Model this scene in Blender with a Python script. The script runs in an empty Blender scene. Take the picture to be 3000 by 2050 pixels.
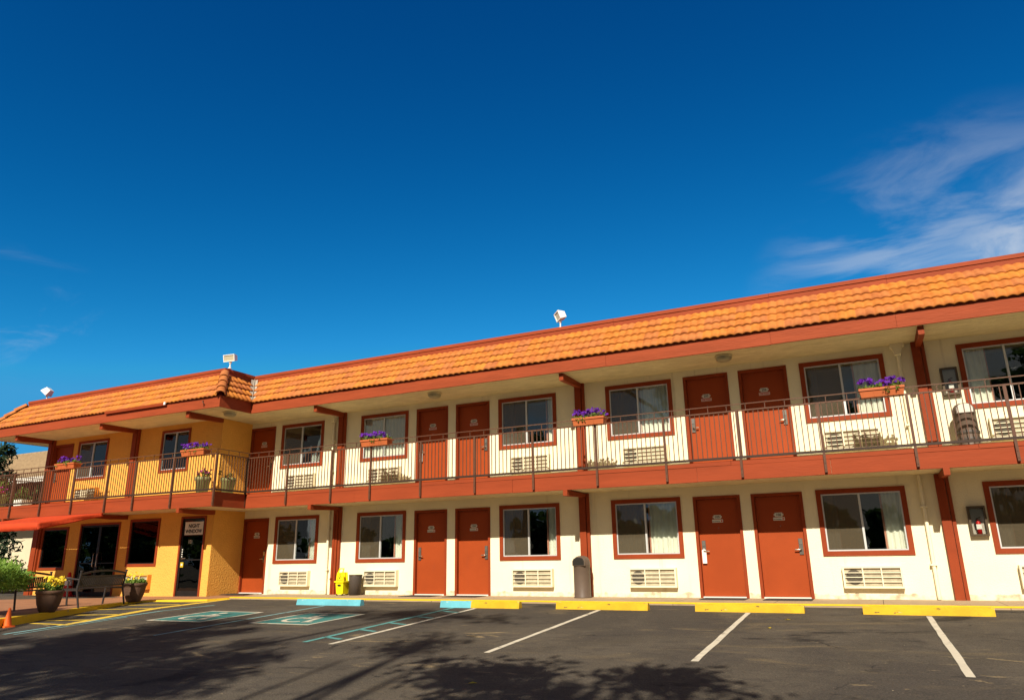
import bpy, math, random
from mathutils import Vector, Matrix
random.seed(7)
S = bpy.context.scene
COL = S.collection
rad = math.radians

# ------------------------------------------------------------------ camera
def cam_axes(yaw, pitch, roll):
    cy, sy, cp, sp, cr, sr = math.cos(yaw), math.sin(yaw), math.cos(pitch), math.sin(pitch), math.cos(roll), math.sin(roll)
    f = Vector((sy*cp, cy*cp, sp)); r = Vector((cy, -sy, 0)); u = r.cross(f)
    return cr*r + sr*u, -sr*r + cr*u, f
cr_, cu_, cf_ = cam_axes(-0.45158582, 0.283039, -0.01547524)
cd = bpy.data.cameras.new('camera'); cam = bpy.data.objects.new('camera', cd); COL.objects.link(cam)
cam.matrix_world = Matrix(((cr_.x, cu_.x, -cf_.x, 0), (cr_.y, cu_.y, -cf_.y, -16.29924), (cr_.z, cu_.z, -cf_.z, 0.87775), (0, 0, 0, 1)))
cd.sensor_fit = 'HORIZONTAL'; cd.sensor_width = 36; cd.lens = 36*1.39500782/2
cd.clip_start = 0.05; cd.clip_end = 3000
S.camera = cam

# ------------------------------------------------------------------ sky, sun, exposure
SUN = Vector((0.19, -1.0, 0.7734)).normalized()
el = math.asin(SUN.z); az = math.atan2(SUN.x, SUN.y)
W = bpy.data.worlds.new('World'); S.world = W; W.use_nodes = True
nt = W.node_tree; nt.nodes.clear()
def N(t, typ, **kw):
    n = t.nodes.new(typ)
    for k, v in kw.items():
        setattr(n, k, v)
    return n
def math_node(t, op, a, b=None, clamp=False):
    n = N(t, 'ShaderNodeMath', operation=op); n.use_clamp = clamp
    for i, v in enumerate((a, b)):
        if v is None: continue
        if hasattr(v, 'links'): t.links.new(v, n.inputs[i])
        else: n.inputs[i].default_value = v
    return n.outputs[0]
def ramp(t, fac, lo, hi):
    n = N(t, 'ShaderNodeMapRange'); n.interpolation_type = 'SMOOTHSTEP'
    t.links.new(fac, n.inputs[0]); n.inputs[1].default_value = lo; n.inputs[2].default_value = hi
    return n.outputs[0]
sky = N(nt, 'ShaderNodeTexSky', sky_type='NISHITA'); sky.sun_disc = False
sky.sun_elevation = el; sky.sun_rotation = az; sky.altitude = 1600; sky.air_density = 1.0; sky.dust_density = 0.2; sky.ozone_density = 4.0
sep = N(nt, 'ShaderNodeSeparateColor'); nt.links.new(sky.outputs[0], sep.inputs[0]); comb = N(nt, 'ShaderNodeCombineColor')
for i, (k0, pw, gain, cap) in enumerate(((0.155, 4.0, 0.0155, 0.05), (0.224, 1.64, 0.175, 0.34), (0.43, 1.25, 0.473, 0.68))):
    v = math_node(nt, 'MULTIPLY', sep.outputs[i], 0.1137/k0); v = math_node(nt, 'POWER', v, pw); v = math_node(nt, 'MULTIPLY', v, gain/0.1137)
    nt.links.new(math_node(nt, 'MINIMUM', v, cap/0.1137), comb.inputs[i])
tc = N(nt, 'ShaderNodeTexCoord')
def dirmask(v, lo, hi):
    d = N(nt, 'ShaderNodeVectorMath', operation='DOT_PRODUCT'); nt.links.new(tc.outputs['Generated'], d.inputs[0])
    d.inputs[1].default_value = Vector(v).normalized(); return ramp(nt, d.outputs['Value'], lo, hi)
def cloudnoise(scale, sc, dist, lo, hi, rot=0.0):
    mp = N(nt, 'ShaderNodeMapping'); nt.links.new(tc.outputs['Generated'], mp.inputs[0]); mp.inputs[3].default_value = sc
    mp.inputs[2].default_value = (0, rot, 0)
    n = N(nt, 'ShaderNodeTexNoise'); n.inputs['Scale'].default_value = scale; n.inputs['Detail'].default_value = 9; n.inputs['Roughness'].default_value = 0.58
    n.inputs['Distortion'].default_value = dist; nt.links.new(mp.outputs[0], n.inputs[0]); return ramp(nt, n.outputs[0], lo, hi)
c1 = math_node(nt, 'MULTIPLY', dirmask((0.15, 0.96, 0.235), 0.958, 0.994), cloudnoise(4.6, (1.0, 1.0, 3.2), 0.75, 0.43, 0.70, -0.38))
c2 = math_node(nt, 'MULTIPLY', dirmask((0.25, 0.93, 0.275), 0.984, 0.9985), cloudnoise(7.0, (1, 1, 2.2), 0.5, 0.42, 0.66, -0.35))
c3 = math_node(nt, 'MULTIPLY', dirmask((-0.855, 0.45, 0.262), 0.994, 0.9998), cloudnoise(9.0, (1, 1, 2.6), 0.8, 0.50, 0.85, 0.2))
c4 = math_node(nt, 'MULTIPLY', dirmask((0.05, -0.90, 0.45), 0.15, 0.75), cloudnoise(2.0, (1, 1, 1.8), 0.3, 0.16, 0.52))  # unseen clouds behind the camera, widened and tinted warm to warm the shade
cl = math_node(nt, 'MAXIMUM', math_node(nt, 'MULTIPLY', c1, 0.34), math_node(nt, 'MULTIPLY', c2, 0.58))
cl = math_node(nt, 'MAXIMUM', cl, math_node(nt, 'MULTIPLY', c3, 0.2), True)
mixd = N(nt, 'ShaderNodeMix', data_type='RGBA'); nt.links.new(cl, mixd.inputs[0]); nt.links.new(comb.outputs[0], mixd.inputs[6])
mixd.inputs[7].default_value = (6.6, 6.8, 7.0, 1)
mixc = N(nt, 'ShaderNodeMix', data_type='RGBA'); nt.links.new(math_node(nt, 'MULTIPLY', c4, 0.9), mixc.inputs[0]); nt.links.new(mixd.outputs[2], mixc.inputs[6])
mixc.inputs[7].default_value = (2.7, 2.25, 1.65, 1)
bg = N(nt, 'ShaderNodeBackground'); nt.links.new(mixc.outputs[2], bg.inputs[0]); bg.inputs[1].default_value = 0.0653
wo = N(nt, 'ShaderNodeOutputWorld'); nt.links.new(bg.outputs[0], wo.inputs[0])
sd = bpy.data.lights.new('sun', 'SUN'); sd.energy = 4.2; sd.angle = rad(0.5); sd.color = (1.0, 0.92, 0.78)
so = bpy.data.objects.new('sun', sd); COL.objects.link(so); so.rotation_euler = SUN.to_track_quat('Z', 'Y').to_euler(); so.location = (5, -30, 30)
S.view_settings.view_transform = 'Standard'; S.view_settings.look = 'None'; S.view_settings.gamma = 1; S.view_settings.exposure = 0.8

# ------------------------------------------------------------------ materials
def mat(name, col, rough=0.6, var=0.15, scale=3.0, bump=0.0, bscale=60.0, metal=0.0, spec=0.3, col2=None, mix=(0.4, 0.7), stretch=(1, 1, 1), bdist=0.02, detail=5):
    m = bpy.data.materials.new(name); m.use_nodes = True; t = m.node_tree; p = t.nodes['Principled BSDF']
    tcn = N(t, 'ShaderNodeTexCoord'); mp = N(t, 'ShaderNodeMapping'); t.links.new(tcn.outputs['Object'], mp.inputs[0]); mp.inputs[3].default_value = stretch
    n = N(t, 'ShaderNodeTexNoise'); n.inputs['Scale'].default_value = scale; n.inputs['Detail'].default_value = detail; n.inputs['Roughness'].default_value = 0.65
    t.links.new(mp.outputs[0], n.inputs[0])
    if col2 is None: col2 = tuple(c*(1-var) for c in col); fac = ramp(t, n.outputs[0], 0.3, 0.7)
    else: fac = ramp(t, n.outputs[0], mix[0], mix[1])
    mx = N(t, 'ShaderNodeMix', data_type='RGBA'); t.links.new(fac, mx.inputs[0]); mx.inputs[6].default_value = (*col, 1); mx.inputs[7].default_value = (*col2, 1)
    t.links.new(mx.outputs[2], p.inputs['Base Color'])
    p.inputs['Roughness'].default_value = rough; p.inputs['Metallic'].default_value = metal; p.inputs['Specular IOR Level'].default_value = spec
    if bump:
        b = N(t, 'ShaderNodeTexNoise'); b.inputs['Scale'].default_value = bscale; b.inputs['Detail'].default_value = 6; t.links.new(mp.outputs[0], b.inputs[0])
        bn = N(t, 'ShaderNodeBump'); bn.inputs['Strength'].default_value = bump; bn.inputs['Distance'].default_value = bdist
        t.links.new(b.outputs[0], bn.inputs['Height']); t.links.new(bn.outputs[0], p.inputs['Normal'])
    return m
def overlay(m, col, scale, lo, hi, stretch=(1, 1, 1), amount=1.0, dist=0.0):
    """second blotch layer over the base colour"""
    t = m.node_tree; p = t.nodes['Principled BSDF']; src = p.inputs['Base Color'].links[0].from_socket
    tcn = N(t, 'ShaderNodeTexCoord'); mp = N(t, 'ShaderNodeMapping'); t.links.new(tcn.outputs['Object'], mp.inputs[0]); mp.inputs[3].default_value = stretch; mp.inputs[1].default_value = (scale*1.7, 3.1, scale)
    n = N(t, 'ShaderNodeTexNoise'); n.inputs['Scale'].default_value = scale; n.inputs['Detail'].default_value = 7; n.inputs['Roughness'].default_value = 0.6; n.inputs['Distortion'].default_value = dist
    t.links.new(mp.outputs[0], n.inputs[0])
    f = math_node(t, 'MULTIPLY', ramp(t, n.outputs[0], lo, hi), amount)
    mx = N(t, 'ShaderNodeMix', data_type='RGBA'); t.links.new(f, mx.inputs[0]); t.links.new(src, mx.inputs[6]); mx.inputs[7].default_value = (*col, 1)
    t.links.new(mx.outputs[2], p.inputs['Base Color']); return m
M = {}
M['cream'] = overlay(overlay(mat('cream_stucco', (0.84, 0.765, 0.54), 0.85, 0.08, 1.2, 0.7, 45, bdist=0.014), (0.55, 0.44, 0.26), 1.3, 0.58, 0.82, (1, 1, 0.5), 0.5), (0.36, 0.28, 0.17), 3.0, 0.58, 0.80, (1.6, 1, 0.10), 0.5)
def grime(m, bases, hgt, col):
    """splash dirt above each floor line, broken up by noise"""
    t = m.node_tree; p = t.nodes['Principled BSDF']; tcn = N(t, 'ShaderNodeTexCoord'); sp = N(t, 'ShaderNodeSeparateXYZ'); t.links.new(tcn.outputs['Object'], sp.inputs[0])
    n = N(t, 'ShaderNodeTexNoise'); n.inputs['Scale'].default_value = 6; n.inputs['Detail'].default_value = 8; t.links.new(tcn.outputs['Object'], n.inputs[0])
    for z0 in bases:
        src = p.inputs['Base Color'].links[0].from_socket; h = math_node(t, 'DIVIDE', math_node(t, 'SUBTRACT', sp.outputs[2], z0), hgt)
        f = math_node(t, 'MULTIPLY', math_node(t, 'LESS_THAN', math_node(t, 'ADD', h, math_node(t, 'MULTIPLY', n.outputs[0], -1.1)), 0.0), math_node(t, 'GREATER_THAN', h, -0.5))
        mx = N(t, 'ShaderNodeMix', data_type='RGBA'); t.links.new(math_node(t, 'MULTIPLY', f, ramp(t, n.outputs[0], 0.35, 0.75)), mx.inputs[0]); t.links.new(src, mx.inputs[6]); mx.inputs[7].default_value = (*col, 1); t.links.new(mx.outputs[2], p.inputs['Base Color'])
grime(M['cream'], (0.0, 2.70), 0.16, (0.42, 0.33, 0.21))
M['orange'] = mat('orange_stucco', (0.76, 0.375, 0.070), 0.85, 0.10, 1.5, 0.7, 22, bdist=0.03)
M['soffit'] = mat('soffit_stucco', (0.72, 0.60, 0.36), 0.9, 0.2, 2.5, 0.9, 9, bdist=0.03, stretch=(1, 2.5, 1))
M['red'] = mat('brick_red_paint', (0.262, 0.044, 0.0115), 0.6, 0.16, 2.0, 0.12, 30, spec=0.15)
M['door'] = overlay(overlay(mat('door_paint', (0.325, 0.055, 0.0115), 0.5, 0.14, 0.9, 0.06, 40, spec=0.15), (0.24, 0.05, 0.02), 2.2, 0.60, 0.78, (1.5, 1, 0.5), 0.5), (0.5, 0.2, 0.10), 7, 0.72, 0.76, (1, 1, 3), 0.5)
M['fascia'] = overlay(mat('weathered_fascia', (0.31, 0.058, 0.019), 0.65, 0.2, 2.2, 0.4, 14, stretch=(0.4, 1, 3), spec=0.15), (0.20, 0.04, 0.018), 2.4, 0.66, 0.74, (0.5, 1, 5), 0.8)
M['beam'] = overlay(mat('beam_paint', (0.295, 0.051, 0.0155), 0.65, 0.18, 1.6, 0.2, 18, stretch=(0.4, 1, 3), spec=0.15), (0.24, 0.05, 0.02), 2.0, 0.70, 0.80, (0.4, 1, 4), 0.6)
M['rail'] = mat('rail_brown', (0.115, 0.047, 0.024), 0.5, 0.2, 8)
M['raildark'] = mat('bottom_rail_dark', (0.042, 0.021, 0.012), 0.6, 0.2, 8)  # one darker tone over the whole bottom rail
M['alu'] = mat('aluminium', (0.62, 0.62, 0.60), 0.4, 0.1, 6, metal=0.3)
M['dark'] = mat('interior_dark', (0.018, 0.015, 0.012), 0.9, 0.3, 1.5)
M['dkframe'] = mat('bronze_frame', (0.022, 0.018, 0.016), 0.4, 0.2, 6, metal=0.3)
M['curtain'] = mat('curtain_cloth', (0.82, 0.81, 0.71), 0.9, 0.08, 6)
M['lining'] = mat('curtain_lining', (0.55, 0.25, 0.18), 0.9, 0.1, 6)
M['ac'] = overlay(mat('ac_cream', (0.78, 0.70, 0.50), 0.5, 0.06, 5), (0.55, 0.45, 0.28), 3, 0.62, 0.8, amount=0.4)
M['acdark'] = mat('ac_coil', (0.50, 0.43, 0.29), 0.7, 0.3, 9, 0.4, 80)
M['acfan'] = mat('ac_fan_shroud', (0.10, 0.085, 0.06), 0.8, 0.3, 9)
M['acor'] = mat('ac_orange', (0.70, 0.30, 0.05), 0.6, 0.1, 4)
M['white'] = mat('white_plastic', (0.80, 0.79, 0.74), 0.4, 0.05, 4)
M['lock'] = mat('lock_metal', (0.22, 0.20, 0.17), 0.35, 0.15, 8, metal=0.7)
M['chrome'] = mat('lever_metal', (0.62, 0.55, 0.45), 0.25, 0.1, 8, metal=0.9)
M['black'] = mat('black_print', (0.012, 0.012, 0.012), 0.6, 0.1, 5)
M['plate'] = mat('plate_grey', (0.62, 0.58, 0.50), 0.5, 0.1, 20)
M['plate2'] = mat('plate_white', (0.72, 0.68, 0.60), 0.5, 0.05, 20)
M['redsign'] = mat('sign_red', (0.5, 0.03, 0.02), 0.5, 0.05, 9)
M['mat'] = mat('rubber_mat', (0.05, 0.042, 0.036), 0.95, 0.3, 30, 0.4, 150)
M['yellow'] = overlay(overlay(mat('yellow_paint', (0.64, 0.38, 0.013), 0.75, 0.22, 3, 0.35, 40), (0.66, 0.52, 0.34), 3.2, 0.565, 0.62, (1, 1, 2), 0.85), (0.06, 0.05, 0.03), 7, 0.63, 0.68, (1, 1, 3), 0.85)
M['kerbyel'] = overlay(mat('kerb_yellow', (0.80, 0.50, 0.012), 0.6, 0.12, 3, 0.25, 40), (0.34, 0.25, 0.14), 5, 0.64, 0.72, (1, 1, 1), 0.8)
M['teal'] = overlay(mat('teal_paint', (0.13, 0.44, 0.52), 0.75, 0.20, 3, 0.3, 40), (0.36, 0.52, 0.50), 4, 0.58, 0.68, (1, 1, 2), 0.7)
M['concrete'] = overlay(mat('walkway_concrete', (0.40, 0.285, 0.17), 0.85, 0.15, 2.5, 0.3, 50), (0.24, 0.16, 0.095), 1.5, 0.58, 0.75, amount=0.6)
M['plaza'] = overlay(mat('plaza_concrete', (0.36, 0.17, 0.085), 0.7, 0.2, 1.6, 0.25, 30), (0.22, 0.10, 0.055), 2.2, 0.52, 0.7, amount=0.6)
M['pot'] = mat('pot_brown', (0.115, 0.060, 0.036), 0.75, 0.25, 6, 0.3, 25)
M['potgreen'] = mat('pot_green', (0.26, 0.25, 0.10), 0.6, 0.15, 5)
M['terra'] = mat('terracotta', (0.46, 0.115, 0.033), 0.6, 0.1, 5)
M['soil'] = mat('soil', (0.05, 0.03, 0.018), 0.95, 0.4, 30, 0.5, 80)
M['bench'] = mat('bench_iron', (0.035, 0.028, 0.025), 0.45, 0.2, 9)
M['bin'] = mat('bin_brown', (0.115, 0.080, 0.058), 0.5, 0.12, 3)
M['bindark'] = mat('bin_dark', (0.075, 0.060, 0.050), 0.5, 0.15, 3)
M['caution'] = mat('caution_yellow', (0.85, 0.70, 0.008), 0.4, 0.05, 3)
M['cone'] = mat('cone_orange', (0.85, 0.13, 0.015), 0.5, 0.08, 5)
M['conered'] = mat('cone_red', (0.62, 0.02, 0.015), 0.5, 0.08, 5)
M['awning'] = mat('awning_cloth', (0.50, 0.048, 0.008), 0.8, 0.12, 3, 0.3, 8, bdist=0.03, stretch=(0.6, 2, 1))
M['bronze'] = mat('cabinet_bronze', (0.085, 0.058, 0.032), 0.45, 0.2, 6, metal=0.3)
M['extred'] = mat('extinguisher_red', (0.60, 0.012, 0.012), 0.3, 0.05, 6)
M['lens'] = mat('lamp_lens', (0.50, 0.44, 0.30), 0.25, 0.1, 6, spec=0.6)
M['porch'] = mat('porch_lens', (0.38, 0.33, 0.20), 0.4, 0.15, 6)
M['flash'] = mat('valley_metal', (0.50, 0.44, 0.36), 0.5, 0.25, 5, metal=0.2)
M['bgwall'] = mat('beige_render', (0.62, 0.53, 0.36), 0.9, 0.1, 1, 0.2, 20)
M['bgdark'] = mat('timber_and_shaded_wall', (0.09, 0.05, 0.03), 0.8, 0.2, 2)  # dark post timber; on the upper wall this brown stands for shade
M['bark'] = mat('bark', (0.10, 0.07, 0.045), 0.9, 0.3, 8, 0.6, 20)
def leafmat(name, c, c2, tr=0.3):
    m = mat(name, c, 0.6, 0, 1.8, col2=c2, mix=(0.35, 0.65), detail=3); t = m.node_tree; p = t.nodes['Principled BSDF']; o = t.nodes['Material Output']
    tl = N(t, 'ShaderNodeBsdfTranslucent'); t.links.new(p.inputs['Base Color'].links[0].from_socket, tl.inputs[0])
    mx = N(t, 'ShaderNodeMixShader'); mx.inputs[0].default_value = tr; t.links.new(p.outputs[0], mx.inputs[1]); t.links.new(tl.outputs[0], mx.inputs[2]); t.links.new(mx.outputs[0], o.inputs[0]); return m
M['leaf'] = leafmat('leaf_green', (0.075, 0.13, 0.025), (0.035, 0.075, 0.015))
M['leafb'] = leafmat('leaf_bright', (0.20, 0.30, 0.04), (0.08, 0.15, 0.02))
M['juniper'] = leafmat('juniper_green', (0.25, 0.40, 0.055), (0.085, 0.18, 0.025))
M['conifer'] = leafmat('conifer_green', (0.03, 0.06, 0.022), (0.015, 0.03, 0.012))
M['purple'] = leafmat('petal_purple', (0.13, 0.012, 0.34), (0.07, 0.006, 0.20), 0.25)
M['pink'] = leafmat('petal_pink', (0.55, 0.03, 0.30), (0.40, 0.02, 0.25), 0.25)
M['yflow'] = leafmat('petal_yellow', (0.78, 0.60, 0.03), (0.65, 0.45, 0.02), 0.25)
# asphalt: dark aggregate, pale worn dust, oil blotches, cracks
def asphalt():
    m = mat('asphalt', (0.100, 0.082, 0.060), 0.85, 0.28, 0.9, 0.8, 60, bdist=0.02, spec=0.2)
    overlay(m, (0.060, 0.050, 0.040), 0.33, 0.46, 0.60, (1, 0.6, 1), 0.85, 0.8)
    overlay(m, (0.150, 0.112, 0.064), 0.9, 0.54, 0.74, (0.6, 1.5, 1), 0.75, 1.2)
    overlay(m, (0.045, 0.038, 0.032), 3.5, 0.50, 0.70, (0.7, 1.2, 1), 0.6, 0.5)
    overlay(m, (0.36, 0.26, 0.13), 1.3, 0.62, 0.76, (0.6, 1.6, 1), 0.75, 1.5)
    overlay(m, (0.020, 0.017, 0.015), 0.75, 0.61, 0.69, (0.8, 1.4, 1), 0.85, 0.4)
    overlay(m, (0.30, 0.22, 0.12), 12, 0.64, 0.74, (0.6, 1.4, 1), 0.55, 0.5)
    overlay(m, (0.55, 0.44, 0.28), 26, 0.70, 0.75, (1, 1, 1), 0.9)
    t = m.node_tree; p = t.nodes['Principled BSDF']; src = p.inputs['Base Color'].links[0].from_socket; tcn = N(t, 'ShaderNodeTexCoord')
    n1 = N(t, 'ShaderNodeTexNoise'); n1.inputs['Scale'].default_value = 1.4; n1.inputs['Detail'].default_value = 6; t.links.new(tcn.outputs['Object'], n1.inputs[0])
    wv = N(t, 'ShaderNodeVectorMath', operation='MULTIPLY_ADD'); t.links.new(n1.outputs['Color'], wv.inputs[0]); wv.inputs[1].default_value = (1.1, 1.1, 0); t.links.new(tcn.outputs['Object'], wv.inputs[2])
    vo = N(t, 'ShaderNodeTexVoronoi', feature='DISTANCE_TO_EDGE'); vo.inputs['Scale'].default_value = 0.30; t.links.new(wv.outputs[0], vo.inputs['Vector'])
    f = math_node(t, 'MULTIPLY', math_node(t, 'LESS_THAN', vo.outputs['Distance'], 0.0045), ramp(t, n1.outputs[0], 0.50, 0.66))
    mx = N(t, 'ShaderNodeMix', data_type='RGBA'); t.links.new(f, mx.inputs[0]); t.links.new(src, mx.inputs[6]); mx.inputs[7].default_value = (0.018, 0.015, 0.013, 1); t.links.new(mx.outputs[2], p.inputs['Base Color'])
    t = m.node_tree; p = t.nodes['Principled BSDF']; src = p.inputs['Base Color'].links[0].from_socket
    tcn = N(t, 'ShaderNodeTexCoord')
    n = N(t, 'ShaderNodeTexNoise'); n.inputs['Scale'].default_value = 55; n.inputs['Detail'].default_value = 4; t.links.new(tcn.outputs['Object'], n.inputs[0])
    f = N(t, 'ShaderNodeMapRange'); t.links.new(n.outputs[0], f.inputs[0]); f.inputs[1].default_value = 0.25; f.inputs[2].default_value = 0.75; f.inputs[3].default_value = 0.55; f.inputs[4].default_value = 1.45
    mx = N(t, 'ShaderNodeMix', data_type='RGBA', blend_type='MULTIPLY'); mx.inputs[0].default_value = 1
    t.links.new(src, mx.inputs[6]); t.links.new(f.outputs[0], mx.inputs[7]); t.links.new(mx.outputs[2], p.inputs['Base Color']); return m
M['asphalt'] = asphalt()
def worn(name, c):
    m = overlay(mat(name, c, 0.7, 0.15, 4, 0.3, 90), (0.13, 0.10, 0.07), 7, 0.56, 0.70, (1, 1, 1), 0.8); return m
M['lwhite'] = worn('line_white', (0.62, 0.55, 0.42)); M['lteal'] = worn('line_teal', (0.10, 0.30, 0.28)); M['lyel'] = worn('line_yellow', (0.75, 0.50, 0.06)); M['lblue'] = worn('line_pale_blue', (0.22, 0.42, 0.42))
M['hc'] = worn('access_teal', (0.04, 0.19, 0.17))
# tiles: tone per tile
def tile():
    m = bpy.data.materials.new('clay_tile'); m.use_nodes = True; t = m.node_tree; p = t.nodes['Principled BSDF']
    a = N(t, 'ShaderNodeAttribute'); a.attribute_name = 'tone'
    r = N(t, 'ShaderNodeValToRGB'); t.links.new(a.outputs['Fac'], r.inputs[0])
    e = r.color_ramp.elements; e[0].position = 0; e[0].color = (0.44, 0.150, 0.046, 1); e[1].position = 1; e[1].color = (0.53, 0.192, 0.030, 1)
    x = e.new(0.5); x.color = (0.50, 0.172, 0.034, 1)
    tcn = N(t, 'ShaderNodeTexCoord'); n = N(t, 'ShaderNodeTexNoise'); n.inputs['Scale'].default_value = 5; n.inputs['Detail'].default_value = 6; t.links.new(tcn.outputs['Object'], n.inputs[0])
    mx = N(t, 'ShaderNodeMix', data_type='RGBA', blend_type='MULTIPLY'); t.links.new(ramp(t, n.outputs[0], 0.35, 0.75), mx.inputs[0]); t.links.new(r.outputs[0], mx.inputs[6]); mx.inputs[7].default_value = (0.74, 0.64, 0.60, 1)
    t.links.new(mx.outputs[2], p.inputs['Base Color']); p.inputs['Roughness'].default_value = 0.75; p.inputs['Specular IOR Level'].default_value = 0.2
    b = N(t, 'ShaderNodeTexNoise'); b.inputs['Scale'].default_value = 60; t.links.new(tcn.outputs['Object'], b.inputs[0]); bn = N(t, 'ShaderNodeBump'); bn.inputs['Strength'].default_value = 0.2; bn.inputs['Distance'].default_value = 0.01
    t.links.new(b.outputs[0], bn.inputs['Height']); t.links.new(bn.outputs[0], p.inputs['Normal']); return m
M['tile'] = tile()
def glass(name, tintc=(0.95, 0.96, 0.93), boost=0.02, screen=0.0):
    m = bpy.data.materials.new(name); m.use_nodes = True; t = m.node_tree; t.nodes.clear(); o = N(t, 'ShaderNodeOutputMaterial')
    tr = N(t, 'ShaderNodeBsdfTransparent'); tr.inputs[0].default_value = (*tintc, 1); gl = N(t, 'ShaderNodeBsdfGlossy'); gl.inputs['Roughness'].default_value = 0.0; gl.inputs[0].default_value = (0.92, 0.95, 0.95, 1)
    tcn = N(t, 'ShaderNodeTexCoord'); n = N(t, 'ShaderNodeTexNoise'); n.inputs['Scale'].default_value = 1.3; t.links.new(tcn.outputs['Object'], n.inputs[0]); bn = N(t, 'ShaderNodeBump'); bn.inputs['Strength'].default_value = 0.05; bn.inputs['Distance'].default_value = 0.05
    t.links.new(n.outputs[0], bn.inputs['Height']); t.links.new(bn.outputs[0], gl.inputs['Normal'])
    fr = N(t, 'ShaderNodeFresnel'); fr.inputs[0].default_value = 1.5; f = math_node(t, 'ADD', fr.outputs[0], boost, True)
    mx = N(t, 'ShaderNodeMixShader'); t.links.new(f, mx.inputs[0]); t.links.new(tr.outputs[0], mx.inputs[1]); t.links.new(gl.outputs[0], mx.inputs[2]); last = mx.outputs[0]
    if screen:
        df = N(t, 'ShaderNodeBsdfDiffuse'); df.inputs[0].default_value = (0.12, 0.095, 0.06, 1); m2 = N(t, 'ShaderNodeMixShader'); m2.inputs[0].default_value = screen
        t.links.new(last, m2.inputs[1]); t.links.new(df.outputs[0], m2.inputs[2]); last = m2.outputs[0]
    t.links.new(last, o.inputs[0]); return m
M['glass'] = glass('window_glass'); M['screen'] = glass('screened_glass', (0.8, 0.8, 0.78), 0.05, 0.5); M['dkglass'] = glass('tinted_glass', (0.35, 0.33, 0.3), 0.02); M['clear'] = glass('cabinet_pane', (0.9, 0.9, 0.88), 0.0)

# ------------------------------------------------------------------ mesh helpers
ORG = {}
class MB:
    def __init__(s): s.v = []; s.f = []; s.m = []; s.sm = []; s.tone = None
    def add(s, vs, fs, m=0, smooth=False):
        b = len(s.v); s.v += [tuple(v) for v in vs]
        for f in fs: s.f.append([b+i for i in f]); s.m.append(m); s.sm.append(smooth)
    def box(s, x0, x1, y0, y1, z0, z1, m=0):
        s.hexa([(x0, y0, z0), (x1, y0, z0), (x1, y1, z0), (x0, y1, z0), (x0, y0, z1), (x1, y0, z1), (x1, y1, z1), (x0, y1, z1)], m)
    def hexa(s, p, m=0): s.add(p, [(3, 2, 1, 0), (4, 5, 6, 7), (0, 1, 5, 4), (1, 2, 6, 5), (2, 3, 7, 6), (3, 0, 4, 7)], m)
    def bar(s, a, b, w, h, m=0, up=(0, 0, 1)):
        a = Vector(a); b = Vector(b); d = (b-a).normalized(); u = Vector(up)
        if abs(d.dot(u)) > 0.95: u = Vector((0, 1, 0))
        r = d.cross(u).normalized()*w/2; u = r.cross(d).normalized()*h/2
        s.hexa([a-r-u, a+r-u, b+r-u, b-r-u, a-r+u, a+r+u, b+r+u, b-r+u], m)
    def tube(s, pts, rs, n=8, m=0, cap=True):
        pts = [Vector(p) for p in pts]; rings = []
        if not isinstance(rs, (list, tuple)): rs = [rs]*len(pts)
        for i, p in enumerate(pts):
            d = (pts[min(i+1, len(pts)-1)]-pts[max(i-1, 0)]).normalized(); q = Vector((0, 0, 1)) if abs(d.z) < 0.9 else Vector((1, 0, 0))
            a = d.cross(q).normalized(); b = d.cross(a); rings.append([p+(a*math.cos(2*math.pi*k/n)+b*math.sin(2*math.pi*k/n))*rs[i] for k in range(n)])
        vs = [v for r in rings for v in r]; fs = [(i*n+k, i*n+(k+1) % n, (i+1)*n+(k+1) % n, (i+1)*n+k) for i in range(len(rings)-1) for k in range(n)]
        s.add(vs, fs, m, True)
        if cap: s.add(rings[0], [tuple(range(n))], m); s.add(rings[-1], [tuple(range(n))], m)
    def lathe(s, cx, cy, prof, n=24, m=0):
        vs = [(cx+r*math.cos(2*math.pi*k/n), cy+r*math.sin(2*math.pi*k/n), z) for r, z in prof for k in range(n)]
        s.add(vs, [(i*n+k, i*n+(k+1) % n, (i+1)*n+(k+1) % n, (i+1)*n+k) for i in range(len(prof)-1) for k in range(n)], m, True)
    def prism(s, poly, fn, d0, d1, m=0):
        """poly in 2d; fn(a, b, d) -> 3d"""
        n = len(poly); vs = [fn(a, b, d0) for a, b in poly]+[fn(a, b, d1) for a, b in poly]
        s.add(vs, [tuple(range(n)), tuple(range(2*n-1, n-1, -1))]+[(i, (i+1) % n, n+(i+1) % n, n+i) for i in range(n)], m)
    def build(s, name, mats, parent=None, local=False):
        o0 = Vector((0, 0, 0)) if (local or parent is None) else ORG.get(parent.name, Vector((0, 0, 0)))
        me = bpy.data.meshes.new(name); me.from_pydata([tuple(Vector(v)-o0) for v in s.v], [], s.f)
        if not isinstance(mats, (list, tuple)): mats = [mats]
        for k in mats: me.materials.append(M[k] if isinstance(k, str) else k)
        me.polygons.foreach_set('material_index', s.m); me.polygons.foreach_set('use_smooth', s.sm)
        if s.tone is not None:
            at = me.attributes.new('tone', 'FLOAT', 'FACE'); at.data.foreach_set('value', s.tone)
        me.update(); o = bpy.data.objects.new(name, me); COL.objects.link(o)
        if parent is not None: o.parent = parent; ORG[o.name] = o0
        return o
def tag(o, label=None, cat=None, group=None, kind=None):
    for k, v in (('label', label), ('category', cat), ('group', group), ('kind', kind)):
        if v: o[k] = v
    return o
def thing(name, label, cat, loc=(0, 0, 0), group=None, rz=0):
    o = bpy.data.objects.new(name, None); COL.objects.link(o); o.location = loc; o.rotation_euler = (0, 0, rz); o.empty_display_size = 0.2
    ORG[o.name] = Vector(loc); return tag(o, label, cat, group)
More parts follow.
